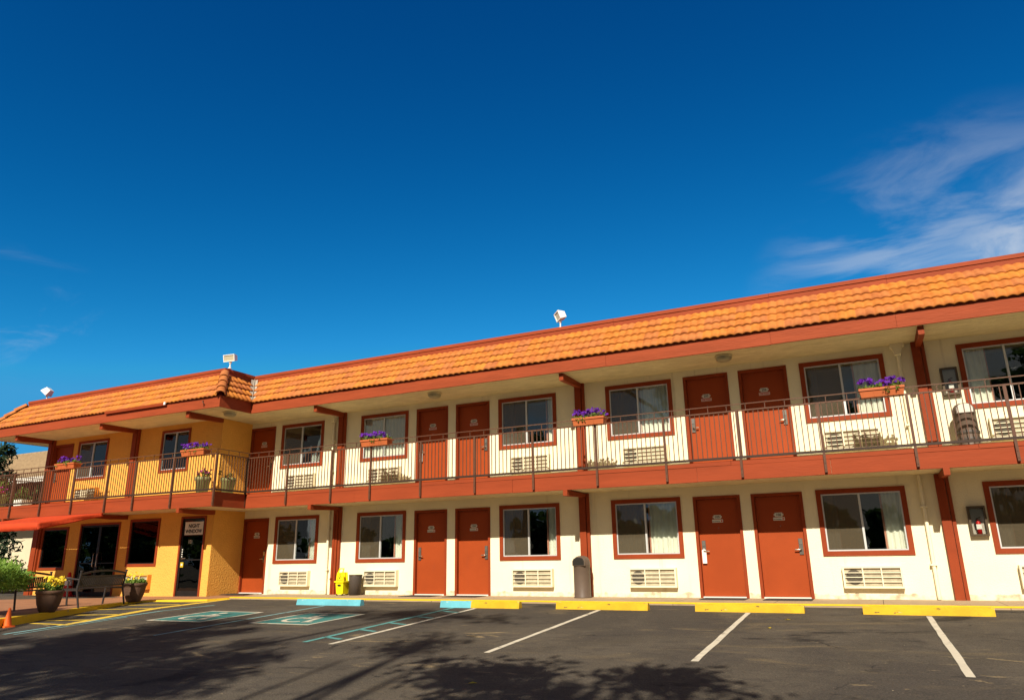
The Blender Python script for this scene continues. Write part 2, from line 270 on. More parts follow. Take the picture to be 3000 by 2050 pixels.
def dup(root, loc, label=None, rz=None):
    c = root.copy(); COL.objects.link(c); c.location = loc
    if rz is not None: c.rotation_euler = (0, 0, rz)
    if label: c['label'] = label
    for ch in list(root.children):
        d = ch.copy(); COL.objects.link(d); d.parent = c
        for g in ch.children:
            e = g.copy(); COL.objects.link(e); e.parent = d
    return c
def text(mb, s, x, y, z, size, m=0, sx=1.0, thick=0.002, bold=0.012):
    """lettering facing -y, centred on x, baseline z, welded into mb"""
    cu = bpy.data.curves.new('lettering', 'FONT'); cu.body = s; cu.size = size; cu.align_x = 'CENTER'; cu.extrude = thick/2; cu.offset = size*bold
    o = bpy.data.objects.new('lettering', cu); COL.objects.link(o); bpy.context.view_layer.update()
    me = bpy.data.meshes.new_from_object(o.evaluated_get(bpy.context.evaluated_depsgraph_get()))
    mb.add([(x+v.co.x*sx, y-v.co.z, z+v.co.y) for v in me.vertices], [tuple(p.vertices) for p in me.polygons], m)
    bpy.data.objects.remove(o); bpy.data.curves.remove(cu); bpy.data.meshes.remove(me)
def gz(y): return -0.05+0.04*(max(y, -20)+1.72) if y < -1.72 else -0.05
def pz(x, y): return -0.025+0.016*(y+1.15)+0.006*(x+17)
def leaves(mb, c, r, n, size, m=0, shell=0.0, flat=False, asp=0.55):
    c = Vector(c)
    for _ in range(n):
        d = Vector((random.gauss(0, 1), random.gauss(0, 1), random.gauss(0, 1))).normalized()
        k = (shell+(1-shell)*random.random())**0.5
        p = c+Vector((d.x*r[0], d.y*r[1], d.z*r[2]))*k
        a = Vector((random.gauss(0, 1), random.gauss(0, 1), random.gauss(0, 0.4 if flat else 1))).normalized(); b = a.cross(Vector((random.gauss(0, 1), random.gauss(0, 1), random.gauss(0, 1)))).normalized()
        l = size*random.uniform(0.6, 1.3); w = l*asp
        mb.add([p-a*l/2, p+b*w/2+a*l*0.05, p+a*l/2, p-b*w/2+a*l*0.05], [(0, 1, 2, 3)], m)
def flower(mb, p, r, m):
    p = Vector(p); ax = Vector((random.gauss(0.1, 0.5), random.gauss(-0.7, 0.5), random.gauss(0.6, 0.4))).normalized(); a = ax.orthogonal().normalized(); b = ax.cross(a); k0 = random.random()
    ring = []
    for k in range(10):
        t = 2*math.pi*k/10+k0; rr = r*(1.0 if k % 2 else 0.72); ring.append(p+(a*math.cos(t)+b*math.sin(t))*rr+ax*r*0.25)
    mb.add([p]+ring, [(0, k+1, (k+1) % 10+1) for k in range(10)], m)

# ------------------------------------------------------------------ ground
g = MB(); xs = [-400, -60, -30, -10, 10, 60, 400]; ys = [-400, -60, -20, -12, -6, -1.72, 20, 100, 500]
g.add([(x, y, gz(y)) for y in ys for x in xs], [(j*7+i, j*7+i+1, (j+1)*7+i+1, (j+1)*7+i) for j in range(8) for i in range(6)])
tag(g.build('parking_lot', 'asphalt'), kind='structure')
def strip(name, pts, mats, lift=0.004, parent=None, m=0):
    mb = MB(); mb.add([(x, y, gz(y)+lift) for x, y in pts], [tuple(range(len(pts)))]); return tag(mb.build(name, mats, parent), kind='structure')
def line(mb, a, b, w, lift=0.004, m=0, n=14, jit=0.006):
    a = Vector((*a, 0)); b = Vector((*b, 0)); d = (b-a).normalized(); r = Vector((-d.y, d.x, 0))*w/2; vs = []
    for i in range(n+1):
        p = a.lerp(b, i/n)
        for sg in (1, -1):
            q = p+r*sg*(1+random.uniform(-1, 1)*jit/w*2); vs.append((q.x, q.y, gz(q.y)+lift))
    mb.add(vs, [(2*i, 2*i+1, 2*i+3, 2*i+2) for i in range(n)], m)
def mark(name, segs, mt, lift=0.004):
    mb = MB()
    for a, b, w in segs: line(mb, a, b, w, lift)
    return tag(mb.build(name, mt), kind='structure')
mark('parking_line', [((0.605, -2.80), (0.66, -7.67), 0.085)], 'lwhite')
mark('parking_line', [((-2.12, -2.76), (-2.02, -7.51), 0.085)], 'lwhite')
mark('parking_line', [((-4.84, -2.75), (-4.66, -7.58), 0.085)], 'lwhite')
mark('parking_line', [((-7.46, -2.80), (-7.27, -7.49), 0.085)], 'lwhite')
mark('access_aisle_line', [((-7.98, -2.80), (-7.81, -7.43), 0.10)]+[((-7.87+0.01*(6+y), y), (-7.42, y-0.16), 0.09) for y in (-6.9, -6.05, -5.2, -4.3, -3.4)], 'lteal', 0.006)
mark('access_bay_line', [((-14.25, -8.0), (-14.50, -6.2), 0.09), ((-14.50, -6.2), (-14.70, -4.4), 0.09), ((-14.70, -4.4), (-14.46, -3.1), 0.07)], 'lblue')
mark('access_bay_line', [((-13.95, -8.0), (-14.35, -5.5), 0.05)], 'lblue', 0.007)
mark('access_bay_line', [((-11.04, -7.45), (-11.32, -2.85), 0.07)], 'lblue')
mark('hatch_line', [((-14.42, -6.85), (-15.02, -5.2), 0.22), ((-15.02, -5.2), (-15.44, -3.9), 0.25), ((-15.44, -3.9), (-15.40, -2.5), 0.26), ((-15.40, -2.5), (-15.43, -1.78), 0.22)], 'lyel', 0.004)
mark('hatch_line', [((-15.55, -6.75), (-14.50, -6.75), 0.10), ((-15.72, -6.35), (-14.75, -6.05), 0.11), ((-16.3, -5.5), (-15.1, -5.15), 0.11), ((-16.9, -4.5), (-15.5, -3.97), 0.11), ((-17.2, -3.55), (-15.6, -3.15), 0.11), ((-17.3, -2.66), (-15.6, -2.62), 0.09)], 'lyel', 0.008)
def access_symbol(cx, cy, w, h):
    mb = MB()
    def P(u, v, l): y = cy+v*h; return (cx+u*w, y, gz(y)+l)
    mb.add([P(-.5, -.5, .004), P(.5, -.5, .004), P(.5, .5, .004), P(-.5, .5, .004)], [(0, 1, 2, 3)], 0)
    b = .045
    for q in ([(-.5, -.5), (.5, -.5), (.5, -.5+b), (-.5, -.5+b)], [(-.5, .5-b), (.5, .5-b), (.5, .5), (-.5, .5)], [(-.5, -.5+b), (-.5+b, -.5+b), (-.5+b, .5-b), (-.5, .5-b)], [(.5-b, -.5+b), (.5, -.5+b), (.5, .5-b), (.5-b, .5-b)]):
        mb.add([P(u, v, .007) for u, v in q], [(0, 1, 2, 3)], 1)
    def poly(pts): mb.add([P(u, v, .008) for u, v in pts], [tuple(range(len(pts)))], 1)
    poly([(-.05+.065*math.cos(t*math.pi/6), .31+.055*math.sin(t*math.pi/6)) for t in range(12)])
    n = 16; arc = [(-.02+r*math.cos(t), -.12+r*.9*math.sin(t)) for r in (.24, .17) for t in [math.pi*0.62+i*math.pi*1.12/n for i in range(n+1)]]
    mb.add([P(u, v, .008) for u, v in arc], [(i, i+1, n+2+i, n+1+i) for i in range(n)], 1)
    poly([(-.09, .22), (-.01, .22), (.02, -.04), (-.06, -.04)]); poly([(-.02, .12), (.15, .12), (.15, .06), (-.02, .06)])
    poly([(-.03, -.04), (.19, -.04), (.19, .03), (-.03, .03)]); poly([(.13, -.04), (.19, -.02), (.27, -.30), (.20, -.32)]); poly([(.20, -.33), (.33, -.28), (.32, -.23), (.21, -.27)])
    tag(mb.build('access_symbol', ['hc', 'lwhite']), kind='structure')
access_symbol(-12.55, -5.03, 1.52, 1.66); access_symbol(-9.92, -4.95, 1.43, 1.66)

# walkway along the rooms, yellow lip; entry plaza with kerb
def jointed(m):
    t = m.node_tree; p = t.nodes['Principled BSDF']; src = p.inputs['Base Color'].links[0].from_socket
    tcn = N(t, 'ShaderNodeTexCoord'); sp = N(t, 'ShaderNodeSeparateXYZ'); t.links.new(tcn.outputs['Object'], sp.inputs[0])
    f = math_node(t, 'LESS_THAN', math_node(t, 'PINGPONG', sp.outputs[0], 0.92), 0.006)
    mx = N(t, 'ShaderNodeMix', data_type='RGBA'); t.links.new(f, mx.inputs[0]); t.links.new(src, mx.inputs[6]); mx.inputs[7].default_value = (0.10, 0.065, 0.04, 1); t.links.new(mx.outputs[2], p.inputs['Base Color'])
jointed(M['concrete'])
w = MB(); w.box(-15.45, 11, -1.72, -0.001, -0.35, 0.0)
tag(w.build('walkway', 'concrete'), kind='structure')
k = MB(); n = 60; rnd = [random.uniform(-.004, .004) for _ in range(n+1)]
xs = [-15.45+26.45*i/n for i in range(n+1)]
k.add([p for i, x in enumerate(xs) for p in ((x, -1.60, .004), (x, -1.726, .004), (x, -1.726, -.022+rnd[i]))], [(3*i+j, 3*i+j+1, 3*i+j+4, 3*i+j+3) for i in range(n) for j in (0, 1)])
tag(k.build('kerb_paint', 'kerbyel'), kind='structure')
edge = [(-13.2, -12.2), (-14.3, -9.9), (-15.22, -7.85), (-15.55, -7.12), (-15.97, -6.3), (-16.38, -5.42), (-16.85, -4.45), (-17.25, -3.55), (-17.38, -3.0), (-17.15, -2.62), (-16.4, -2.50), (-15.62, -2.30), (-15.45, -1.72)]
pl = MB(); poly = edge+[(-15.45, -0.4), (-16.93, -0.4), (-16.93, -1.17), (-45, -1.17), (-45, -12.2)]
def ptop(x, y):
    z = pz(x, y)
    if y > -2.6 and x > -17.2: z = max(z, -0.03) if y > -1.9 else max(z, gz(y)+0.025)
    return z
pl.add([(x, y, ptop(x, y)) for x, y in poly], [tuple(range(len(poly)))])
tag(pl.build('plaza', 'plaza'), kind='structure')
kb = MB(); vs = []
def inset(i, d):
    a = Vector(edge[max(i-1, 0)]); b = Vector(edge[min(i+1, len(edge)-1)]); t = (b-a).normalized(); nn = Vector((-t.y, t.x)); p = Vector(edge[i])+nn*d; return p
for i, (x, y) in enumerate(edge):
    zt = ptop(x, y); q = inset(i, 0.16); q2 = inset(i, 0.01)
    zb = gz(y)-0.06
    vs += [(q.x, q.y, zt+0.006), (q2.x, q2.y, zt+0.008), (x, y, zt-0.02), (x, y, zb)]
kb.add(vs, [(4*i+j, 4*i+j+1, 4*i+j+5, 4*i+j+4) for i in range(len(edge)-1) for j in range(3)])
tag(kb.build('kerb', 'kerbyel'), kind='structure')

# ------------------------------------------------------------------ the motel
B = thing('motel_building', 'two storey motel with orange tiled mansard roof, cream rooms and orange office wing', 'motel', (0, 0, 0))
YM, YW, XC = 0.0, -1.152, -16.95
W1 = [(-15.70, -14.08), (-12.73, -11.12), (-8.32, -6.70), (-5.395, -3.775), (-0.963, 0.683), (1.99, 3.62), (8.0, 9.6)]
D1 = [(-16.975, -15.96), (-10.85, -9.847), (-9.60, -8.585), (-3.498, -2.485), (-2.256, -1.224), (5.5, 6.5)]
LZ, UZ, DZ, F2 = (0.819, 2.137), (3.536, 4.852), (2.12, 4.853), 2.70
def holed(mb, x0, x1, z0, z1, y, holes, m=0, depth=0.09):
    xs = sorted({x0, x1}|{h[0] for h in holes}|{h[1] for h in holes}); zs = sorted({z0, z1}|{h[2] for h in holes}|{h[3] for h in holes})
    for a, b in zip(xs, xs[1:]):
        for c, d in zip(zs, zs[1:]):
            mx, mz = (a+b)/2, (c+d)/2
            if any(h[0] < mx < h[1] and h[2] < mz < h[3] for h in holes): continue
            mb.add([(a, y, c), (b, y, c), (b, y, d), (a, y, d)], [(0, 1, 2, 3)], m)
    for h in holes:
        a, b, c, d = h[:4]; dp = h[4] if len(h) > 4 else depth
        mb.add([(a, y, c), (b, y, c), (b, y, d), (a, y, d), (a, y+dp, c), (b, y+dp, c), (b, y+dp, d), (a, y+dp, d)], [(0, 1, 5, 4), (1, 2, 6, 5), (2, 3, 7, 6), (3, 0, 4, 7)], m)
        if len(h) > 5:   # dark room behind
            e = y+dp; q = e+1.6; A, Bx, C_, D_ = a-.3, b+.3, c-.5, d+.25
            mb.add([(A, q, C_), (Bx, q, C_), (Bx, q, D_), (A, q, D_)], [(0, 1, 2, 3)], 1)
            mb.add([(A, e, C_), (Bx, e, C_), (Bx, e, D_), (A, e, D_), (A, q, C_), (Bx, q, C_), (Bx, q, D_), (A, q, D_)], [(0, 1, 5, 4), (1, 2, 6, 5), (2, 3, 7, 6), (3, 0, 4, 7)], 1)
TR = 0.095
main_h = []
for a, b in W1:
    for z0, z1 in (LZ, UZ): main_h.append((a+TR, b-TR, z0+TR, z1-TR, 0.06, 1))
for a, b in D1:
    for z0, z1 in ((0.0, DZ[0]), (F2, DZ[1])): main_h.append((a+.055, b-.055, z0, z1-.06, 0.085))
wl = MB(); holed(wl, XC, 11, -0.3, 5.05, 0, main_h)
wl.box(10.9, 11, 0, 9, -0.3, 5.05); wl.box(XC, 11, 9, 9.1, -0.3, 5.05)
wl.build('wall', ['cream', 'dark'], B)
WW = [(-20.49, -19.15, 0.80, 2.185), (-24.79, -23.43, 0.72, 2.06)]
WU = [(-19.54, -18.27, 3.545, 4.845), (-23.59, -22.05, 3.545, 4.845)]
ENT = (-22.86, -20.93, -0.10, 2.13); ND = (-18.26, -17.23, -0.05, 2.19); WD = (-24.87, -23.86, F2, 4.82)
wh = [(a+.07, b-.07, c+.07, d-.07, .05, 1) for a, b, c, d in WW]+[(a+.07, b-.07, c+.07, d-.07, .06, 1) for a, b, c, d in WU]+[(ENT[0]+.06, ENT[1]-.06, ENT[2], ENT[3]-.05, .08, 1), (ND[0]+.06, ND[1]-.06, ND[2], ND[3]-.06, .06, 1), (WD[0]+.055, WD[1]-.055, F2, WD[3]-.06, .085)]
ww = MB(); holed(ww, -25.2, XC, -0.4, 5.05, YW, wh)
ww.add([(XC, YW, -.3), (XC, 0, -.3), (XC, 0, 5.05), (XC, YW, 5.05)], [(0, 1, 2, 3)], 0)
ww.add([(-25.2, YW, -.4), (-25.2, 9.1, -.4), (-25.2, 9.1, 5.05), (-25.2, YW, 5.05)], [(3, 2, 1, 0)], 0); ww.box(-25.2, XC, 9, 9.1, -.4, 5.05)
ww.build('wall', ['orange', 'dark'], B)

def window(a, b, z0, z1, y, tr=TR, dark=False, curt='both', seed=0, split=0.485, screen=True, fr='alu', glassm='glass'):
    rs = random.Random(seed); w_ = MB(); p = 0.022
    w_.box(a, b, y-p, y+.004, z1-tr, z1); w_.box(a, b, y-p, y+.004, z0, z0+tr); w_.box(a, a+tr, y-p, y+.004, z0+tr, z1-tr); w_.box(b-tr, b, y-p, y+.004, z0+tr, z1-tr)
    win = w_.build('window', 'red', B)
    A, Bx, C_, D_ = a+tr, b-tr, z0+tr, z1-tr; f = MB(); t = .026; xm = A+(Bx-A)*split; yy = y+.018
    f.box(A, Bx, yy-.012, yy+.03, C_, C_+t); f.box(A, Bx, yy-.012, yy+.03, D_-t, D_); f.box(A, A+t, yy-.012, yy+.03, C_+t, D_-t); f.box(Bx-t, Bx, yy-.012, yy+.03, C_+t, D_-t)
    if split: f.box(xm-.02, xm+.02, yy-.016, yy+.03, C_+t, D_-t)
    f.build('frame', fr, win)
    def pane(x0, x1, m, y_): mb = MB(); mb.box(x0, x1, y_, y_+.004, C_+t, D_-t); mb.build('pane', m, win)
    if split: pane(A+t, xm-.02, 'screen' if screen else glassm, yy); pane(xm+.02, Bx-t, glassm, yy+.012)
    else: pane(A+t, Bx-t, glassm, yy+.01)
    if curt:
        yc = yy+.10
        def cur(x0, x1):
            mb = MB(); n = max(8, int((x1-x0)*60)); vs = []; ph = rs.random()*6
            for i in range(n+1):
                x = x0+(x1-x0)*i/n; dy = .024*math.sin(x*62+ph+1.2*math.sin(x*9+ph))+.01*math.sin(x*23); vs += [(x, yc+dy, C_-.06), (x, yc+dy*.8+.006*math.sin(x*40), D_+.03)]
            mb.add(vs, [(2*i, 2*i+2, 2*i+3, 2*i+1) for i in range(n)], 0, True)
            if x0 > A+.1: mb.box(x0-.035, x0, yc-.01, yc+.006, C_-.06, D_, 1)
            elif x1 < Bx-.1: mb.box(x1, x1+.02, yc-.01, yc+.006, C_-.06, D_, 1)
            mb.build('curtain', ['curtain', 'lining'], win)
        wd = Bx-A
        for c in curt: cur(A+wd*c[0], A+wd*c[1])
    return win
lowc = [[(0, .24), (.80, 1)], [(0, .20), (.78, 1)], [(0, .17), (.82, 1)], [(0, .48), (.54, 1)], [(0, .18), (.76, 1)], [(0, .18), (.8, 1)], [(0, 1)]]
upc = [[(0, .5), (.5, 1)], [(0, 1)], [(0, .22), (.86, 1)], [(0, .5), (.5, 1)], [(0, .15), (.66, 1)], [(0, .26), (.8, 1)], [(0, 1)]]
for i, (a, b) in enumerate(W1):
    window(a, b, *LZ, 0, curt=lowc[i], seed=i); window(a, b, *UZ, 0, curt=upc[i], seed=20+i, screen=(i != 1 and i != 5))
for i, (a, b, c, d) in enumerate(WU): window(a, b, c, d, YW, .075, curt=[(0, 1)] if i else None, seed=40+i, split=.5, screen=(i == 1))
for i, (a, b, c, d) in enumerate(WW): window(a, b, c, d, YW, .075, curt=None, split=0, fr='dkframe', glassm='dkglass')

def door(a, b, z0, z1, y, num=None, side=1, plate=True, upper=False, white=True):
    d = MB(); p = .014; tr = .062
    d.box(a, a+tr, y-p, y+.09, z0, z1); d.box(b-tr, b, y-p, y+.09, z0, z1); d.box(a+tr, b-tr, y-p, y+.09, z1-tr, z1)
    dr = d.build('door', 'red', B)
    yy = y+.072; q = MB(); q.box(a+tr+.006, b-tr-.006, yy, yy+.04, z0+.03, z1-tr-.006); q.build('panel', 'door', dr)
    s_ = MB(); s_.box(a+tr, b-tr, y-.02, yy+.02, z0-.004, z0+.026); s_.build('threshold', 'plate2', dr)
    hx = (b-tr-.085) if side > 0 else (a+tr+.085); h = MB(); zc = z0+1.03
    h.box(hx-.04, hx+.04, yy-.022, yy, zc-.17, zc+.15); h.box(hx-.03, hx+.03, yy-.03, yy-.022, zc+.03, zc+.13, 1)
    s = -1 if side > 0 else 1
    h.tube([(hx, yy-.02, zc-.07), (hx, yy-.065, zc-.07), (hx+s*.03, yy-.07, zc-.07), (hx+s*.12, yy-.065, zc-.075)], .013, 8, 1); h.build('handle', ['lock', 'chrome'], dr)
    if plate and num:
        cx = (a+b)/2+(-.02 if side < 0 else .0); zz = z0+1.60; n_ = MB()
        n_.box(cx-.075, cx+.075, yy-.006, yy, zz+.03, zz+.115, 0); n_.box(cx-.115, cx+.115, yy-.005, yy, zz-.045, zz+.018, 1)
        for e in (-1, 1): n_.box(cx+e*.085-.012, cx+e*.085+.012, yy-.005, yy, zz+.055, zz+.09, 0)
        text(n_, num, cx, yy-.0075, zz+.048, .072, 2)
        if upper:
            n_.box(cx-.108, cx+.108, yy-.0065, yy-.005, zz-.036, zz+.010, 3); text(n_, 'NO SMOKING', cx, yy-.0085, zz-.028, .034, 1)
        else:
            text(n_, 'No Smoking', cx-.03, yy-.0075, zz-.028, .03, 2)
            n_.tube([(cx+.085, yy-.008, zz-.014), (cx+.085, yy-.004, zz-.014)], .018, 14, 3)
        n_.build('number_plate', ['plate', 'plate2', 'black', 'redsign'], dr)
        e = MB(); e.tube([(cx+.01, yy-.006, z0+1.44), (cx+.01, yy, z0+1.44)], .008, 10); e.build('peephole', 'chrome', dr)
    return dr
sides = [1, -1, 1, -1, 1, -1]
for i, (a, b) in enumerate(D1):
    door(a, b, 0.0, DZ[0], 0, '10%d' % (i+2), sides[i]); door(a, b, F2, DZ[1], 0, '20%d' % (i+2), sides[i], upper=True)
door(*WD[:2], WD[2], WD[3], YW, '201', -1, plate=False)
# office doors
def glass_door(a, b, z0, z1, y, leaves_, name):
    d = MB(); tr = .06; d.box(a, a+tr, y-.02, y+.06, z0, z1); d.box(b-tr, b, y-.02, y+.06, z0, z1); d.box(a+tr, b-tr, y-.02, y+.06, z1-tr, z1)
    dr = d.build('door', 'red', B); A, Bx = a+tr, b-tr; top = z1-tr; n = leaves_; ww_ = (Bx-A)/n; f = MB(); t = .055; yy = y+.03
    for i in range(n):
        x0, x1 = A+i*ww_, A+(i+1)*ww_
        f.box(x0, x0+t, yy-.02, yy+.02, z0, top); f.box(x1-t, x1, yy-.021, yy+.019, z0, top); f.box(x0+t, x1-t, yy-.02, yy+.02, top-t, top); f.box(x0+t, x1-t, yy-.02, yy+.02, z0, z0+.17)
        f.box(x0+t, x1-t, yy-.012, yy+.012, z0+1.0, z0+1.03)
    f.build('frame', 'dkframe', dr)
    for i in range(n):
        g_ = MB(); g_.box(A+i*ww_+t, A+(i+1)*ww_-t, yy-.003, yy+.003, z0+.17, top-t); g_.build('pane', 'dkglass', dr)
    return dr, yy
nd, yy = glass_door(*ND[:2], ND[2], ND[3], YW, 1, 'night')
sg = MB(); cx = (ND[0]+ND[1])/2+.03; sg.box(cx-.37, cx+.37, yy-.032, yy-.022, 1.66, 2.03, 0)
text(sg, 'NIGHT', cx, yy-.034, 1.865, .145, 1, 1.0, bold=.035); text(sg, 'WINDOW', cx, yy-.034, 1.715, .145, 1, .98, bold=.035); sg.build('sign', ['plate2', 'black'], nd)
sg = MB(); text(sg, '101', cx-.12, yy-.008, 1.42, .15, 0, .8); sg.build('number', ['plate'], nd)
sg = MB()
for i in range(4): sg.tube([(ND[0]+.155, yy-.026, 1.06+i*.065), (ND[0]+.155, yy-.021, 1.06+i*.065)], .019, 10, 0)
sg.box(ND[0]+.13, ND[0]+.25, yy-.026, yy-.021, .76, .90, 1); sg.box(ND[0]+.16, ND[0]+.22, yy-.03, yy-.026, .81, .86, 0); sg.build('sticker', ['plate2', 'yflow'], nd)
h = MB(); h.tube([(ND[0]+.20, yy-.02, 1.0), (ND[0]+.20, yy-.07, 1.0), (ND[0]+.36, yy-.07, 1.01)], .012, 8); h.build('handle', 'chrome', nd)
ed, yy = glass_door(*ENT[:2], ENT[2], ENT[3], YW, 2, 'entry')
h = MB(); xm = (ENT[0]+ENT[1])/2
for e in (-.09, .09): h.tube([(xm+e, yy-.02, .8), (xm+e, yy-.08, .82), (xm+e, yy-.08, 1.2), (xm+e, yy-.02, 1.22)], .012, 8)
h.build('handle', 'chrome', ed)

# columns and brackets
def column(xc, z0, z1, y, w_=.235, split=True, pipe=False):
    c = MB(); a, b = xc-w_/2, xc+w_/2
    if split:
        c.box(a, b-.075, y-.095, y+.002, z0, z1); c.box(b-.062, b, y-.07, y+.002, z0, z1)
    else: c.box(a, b, y-.10, y+.002, z0, z1)
    o = c.build('column', 'red', B)
    if pipe:
        t = MB(); t.tube([(a+.07, y-.11, z0+.03), (a+.07, y-.11, z1-.2)], .016, 8); t.tube([(a+.07, y-.11, .42), (a+.07, y-.17, .42), (a+.07, y-.19, .38)], [.02, .018, .015], 8); t.build('water_pipe', 'red', o)
def bracket(xc, zt, y, L=1.25, w_=.105, d0=.165, d1=.115):
    b = MB(); a, c = xc-w_/2, xc+w_/2
    b.prism([(y, zt), (y, zt-d1), (y-.55, zt-d1-.02), (y-1.0, zt-d0), (y-L, zt-d0), (y-L, zt)], lambda p, q, d: (d, p, q), a, c); b.build('bracket', 'red', B)
for i, xc in enumerate((-13.375, -6.05, 1.33, 8.6)):
    column(xc, 0, 2.318, 0, pipe=(i == 0)); column(xc, F2, 5.0, 0); bracket(xc+.01, 2.316, 0, d0=.125, d1=.08); bracket(xc+.01, 4.998, 0)
for xc in (-20.69, -24.99): column(xc, F2, 5.0, YW, .26)
column(-24.99, -.1, 2.318, YW, .33)
for xc in (-20.73, -25.0, -17.0): bracket(xc, 4.998, YW, w_=.13); bracket(xc+.03, 2.316, YW, d0=.118)
sb = MB()
for yb in (2.2, 5.5): sb.box(-26.4, -25.2, yb, yb+.13, 4.74, 4.998)
sb.build('bracket', 'red', B)

# balcony
YB, YBW, XR, XL = -1.235, -2.387, -15.685, -26.5
sl = MB(); sl.prism([(XL+.02, 9), (XL+.02, YBW+.02), (XR-.02, YBW+.02), (XR-.02, YB+.02), (11, YB+.02), (11, .0), (XC+.001, 0), (XC+.001, YW), (-25.2, YW), (-25.2, 9)], lambda p, q, d: (p, q, d), 2.335, 2.695)
bal = sl.build('balcony', 'soffit', B)
def boards(mb, prof):
    segs = [((XL, 9), (XL, YBW)), ((XL, YBW), (XR, YBW)), ((XR, YBW), (XR, YB)), ((XR, YB), (11, YB))]
    for i, ((x0, y0), (x1, y1)) in enumerate(segs):
        for z0, z1, o in prof:
            if i == 0: mb.box(x0-o, x0+.06, YBW+.061, y0, z0, z1)
            elif i == 1: mb.box(x0-o, x1+o, y0-o, y0+.06, z0, z1)
            elif i == 2: mb.box(x0-.06, x0+o, y0+.061, y1+.06, z0, z1)
            else:
                cuts = [x0+o+.001, -11.9, -7.35, -3.1, -.55, 3.4, x1] if o == 0 else [x0+o+.001, -8.9, -2.4, 1.9, x1]
                for q in range(len(cuts)-1): mb.box(cuts[q]+.0025, cuts[q+1]-.0025, y0-o-(.003 if q % 2 else 0), y0+.06, z0+(.004 if q % 2 else 0), z1)
fb = MB(); boards(fb, [(2.318, 2.617, 0)]); fb.build('beam', 'beam', bal)
fb = MB(); boards(fb, [(2.619, 2.708, .008)]); fb.build('nosing', 'beam', bal)

# roof
YF, SL, ZT0, ZT1 = -1.35, 0.75, 5.325, 6.185
XF = -15.66; YFW = YF-1.152; XFL = -26.55
rf = MB()
def Lpoly(o): # eaves outline inset by o
    return [(XFL+o, 9), (XFL+o, YFW+o), (XF-o, YFW+o), (XF-o, YF+o), (11, YF+o), (11, 9)]
rf.prism(Lpoly(.05), lambda p, q, d: (p, q, d), 5.0, 5.04, 0)
pa, pb = Lpoly(.07), Lpoly(SL+.06)
for i in range(4):
    (x0, y0), (x1, y1) = pa[i], pa[i+1]; (u0, v0), (u1, v1) = pb[i], pb[i+1]
    rf.add([(x0, y0, ZT0-.04), (x1, y1, ZT0-.04), (u1, v1, ZT1-.10), (u0, v0, ZT1-.10)], [(0, 1, 2, 3)], 1)
rf.prism(Lpoly(SL+.06), lambda p, q, d: (p, q, d), 6.1, 6.2, 1)
roof = rf.build('roof', ['soffit', 'fascia'], B)
def fascia(mb, o, z0, z1, t, inset_):
    P = Lpoly(inset_)
    xl, yw_, xr, ym = P[0][0], P[1][1], P[2][0], P[3][1]
    mb.box(xl-o, xl+t, yw_+t+.001, 9, z0, z1); mb.box(xl-o, xr+o, yw_-o, yw_+t, z0, z1); mb.box(xr-t, xr+o, yw_+t+.001, ym+t, z0, z1); cuts = [xr+o+.001, -10.4, -4.9, -1.35, .95, 4.2, 11]
    for q in range(6): mb.box(cuts[q]+.002, cuts[q+1]-.002, ym-o-(.003 if q % 2 else 0), ym+t, z0+(.003 if q % 2 else 0), z1)
fa = MB(); fascia(fa, .0, 4.995, 5.318, .045, .0); fa.build('fascia', 'fascia', roof)
pc = MB(); fascia(pc, 0, 6.10, 6.265, .12, SL+.005); fascia(pc, .018, 6.267, 6.352, .14, SL+.005); pc.build('parapet_cap', 'fascia', roof)
# tiles
tl = MB(); tl.tone = []
PER, AMP, NC_ = .166, .031, 4
slope = Vector((0, SL+.07, ZT1-ZT0)); 
def tile_face(org, along, inward, t0, t1, dt0, dt1):
    """org: eaves corner; range of t along eaves at fraction f is [t0+dt0*f, t1+dt1*f]"""
    along = Vector(along); inward = Vector(inward); up = inward*SL+Vector((0, 0, ZT1-.045-ZT0)); nrm = (-inward*(ZT1-ZT0)+Vector((0, 0, SL))).normalized(); st = PER/8
    for c in range(NC_):
        f0, f1 = c/NC_-(.035 if c else .055), (c+1)/NC_+(.03 if c < NC_-1 else 0); a = t0+dt0*max(0, (f0+f1)/2); b = t1+dt1*max(0, (f0+f1)/2)
        i0, i1 = math.ceil(a/st), math.floor(b/st); vs = []; row = {}
        for i in range(i0, i1+1):
            t = i*st; k_ = int(math.floor(t/(PER*2))); key = k_
            if key not in row: row[key] = (random.uniform(-.006, .006), random.uniform(-.004, .004))
            jit, jn = row[key]
            ph = (t/PER) % 1; hgt = AMP*abs(math.sin(math.pi*ph))**1.15
            base = Vector(org)+along*t
            lip = .040 if c == 0 else .058; p0 = base+up*(f0)+nrm*(lip+hgt+jn)+inward*jit; p1 = base+up*min(f1, 1.03)+nrm*(.010+hgt*.85); pm = base+up*((f0+f1)/2)+nrm*(.038+hgt*.95+jn)
            vs += [p0-nrm*.028, p0, pm, p1]
        nn_ = i1-i0+1; fs = []
        for i in range(nn_-1):
            kk = int(math.floor(((i0+i)*st+1e-6)/(PER*2))); tn = random.Random(kk*31+c*7+int(org[0]*10)).random()
            for j in range(3): fs.append((4*i+j, 4*i+4+j, 4*i+5+j, 4*i+1+j)); tl.tone.append(tn)
        tl.add(vs, fs, 0, True)
tile_face((XF, YF+.005, ZT0), (1, 0, 0), (0, 1, 0), 0.10, 26.6, -SL, 0)
tile_face((XFL, YFW+.005, ZT0), (1, 0, 0), (0, 1, 0), 0.0, XF-XFL, SL, -SL)
tile_face((XF-.005, YFW, ZT0), (0, 1, 0), (-1, 0, 0), 0.06, 1.152-.10, SL, SL)
tile_face((XFL-.02, 9, ZT0), (0, -1, 0), (1, 0, 0), 0.0, 9-YFW, 0, -SL)
tl.build('roof_tiles', 'tile', roof)
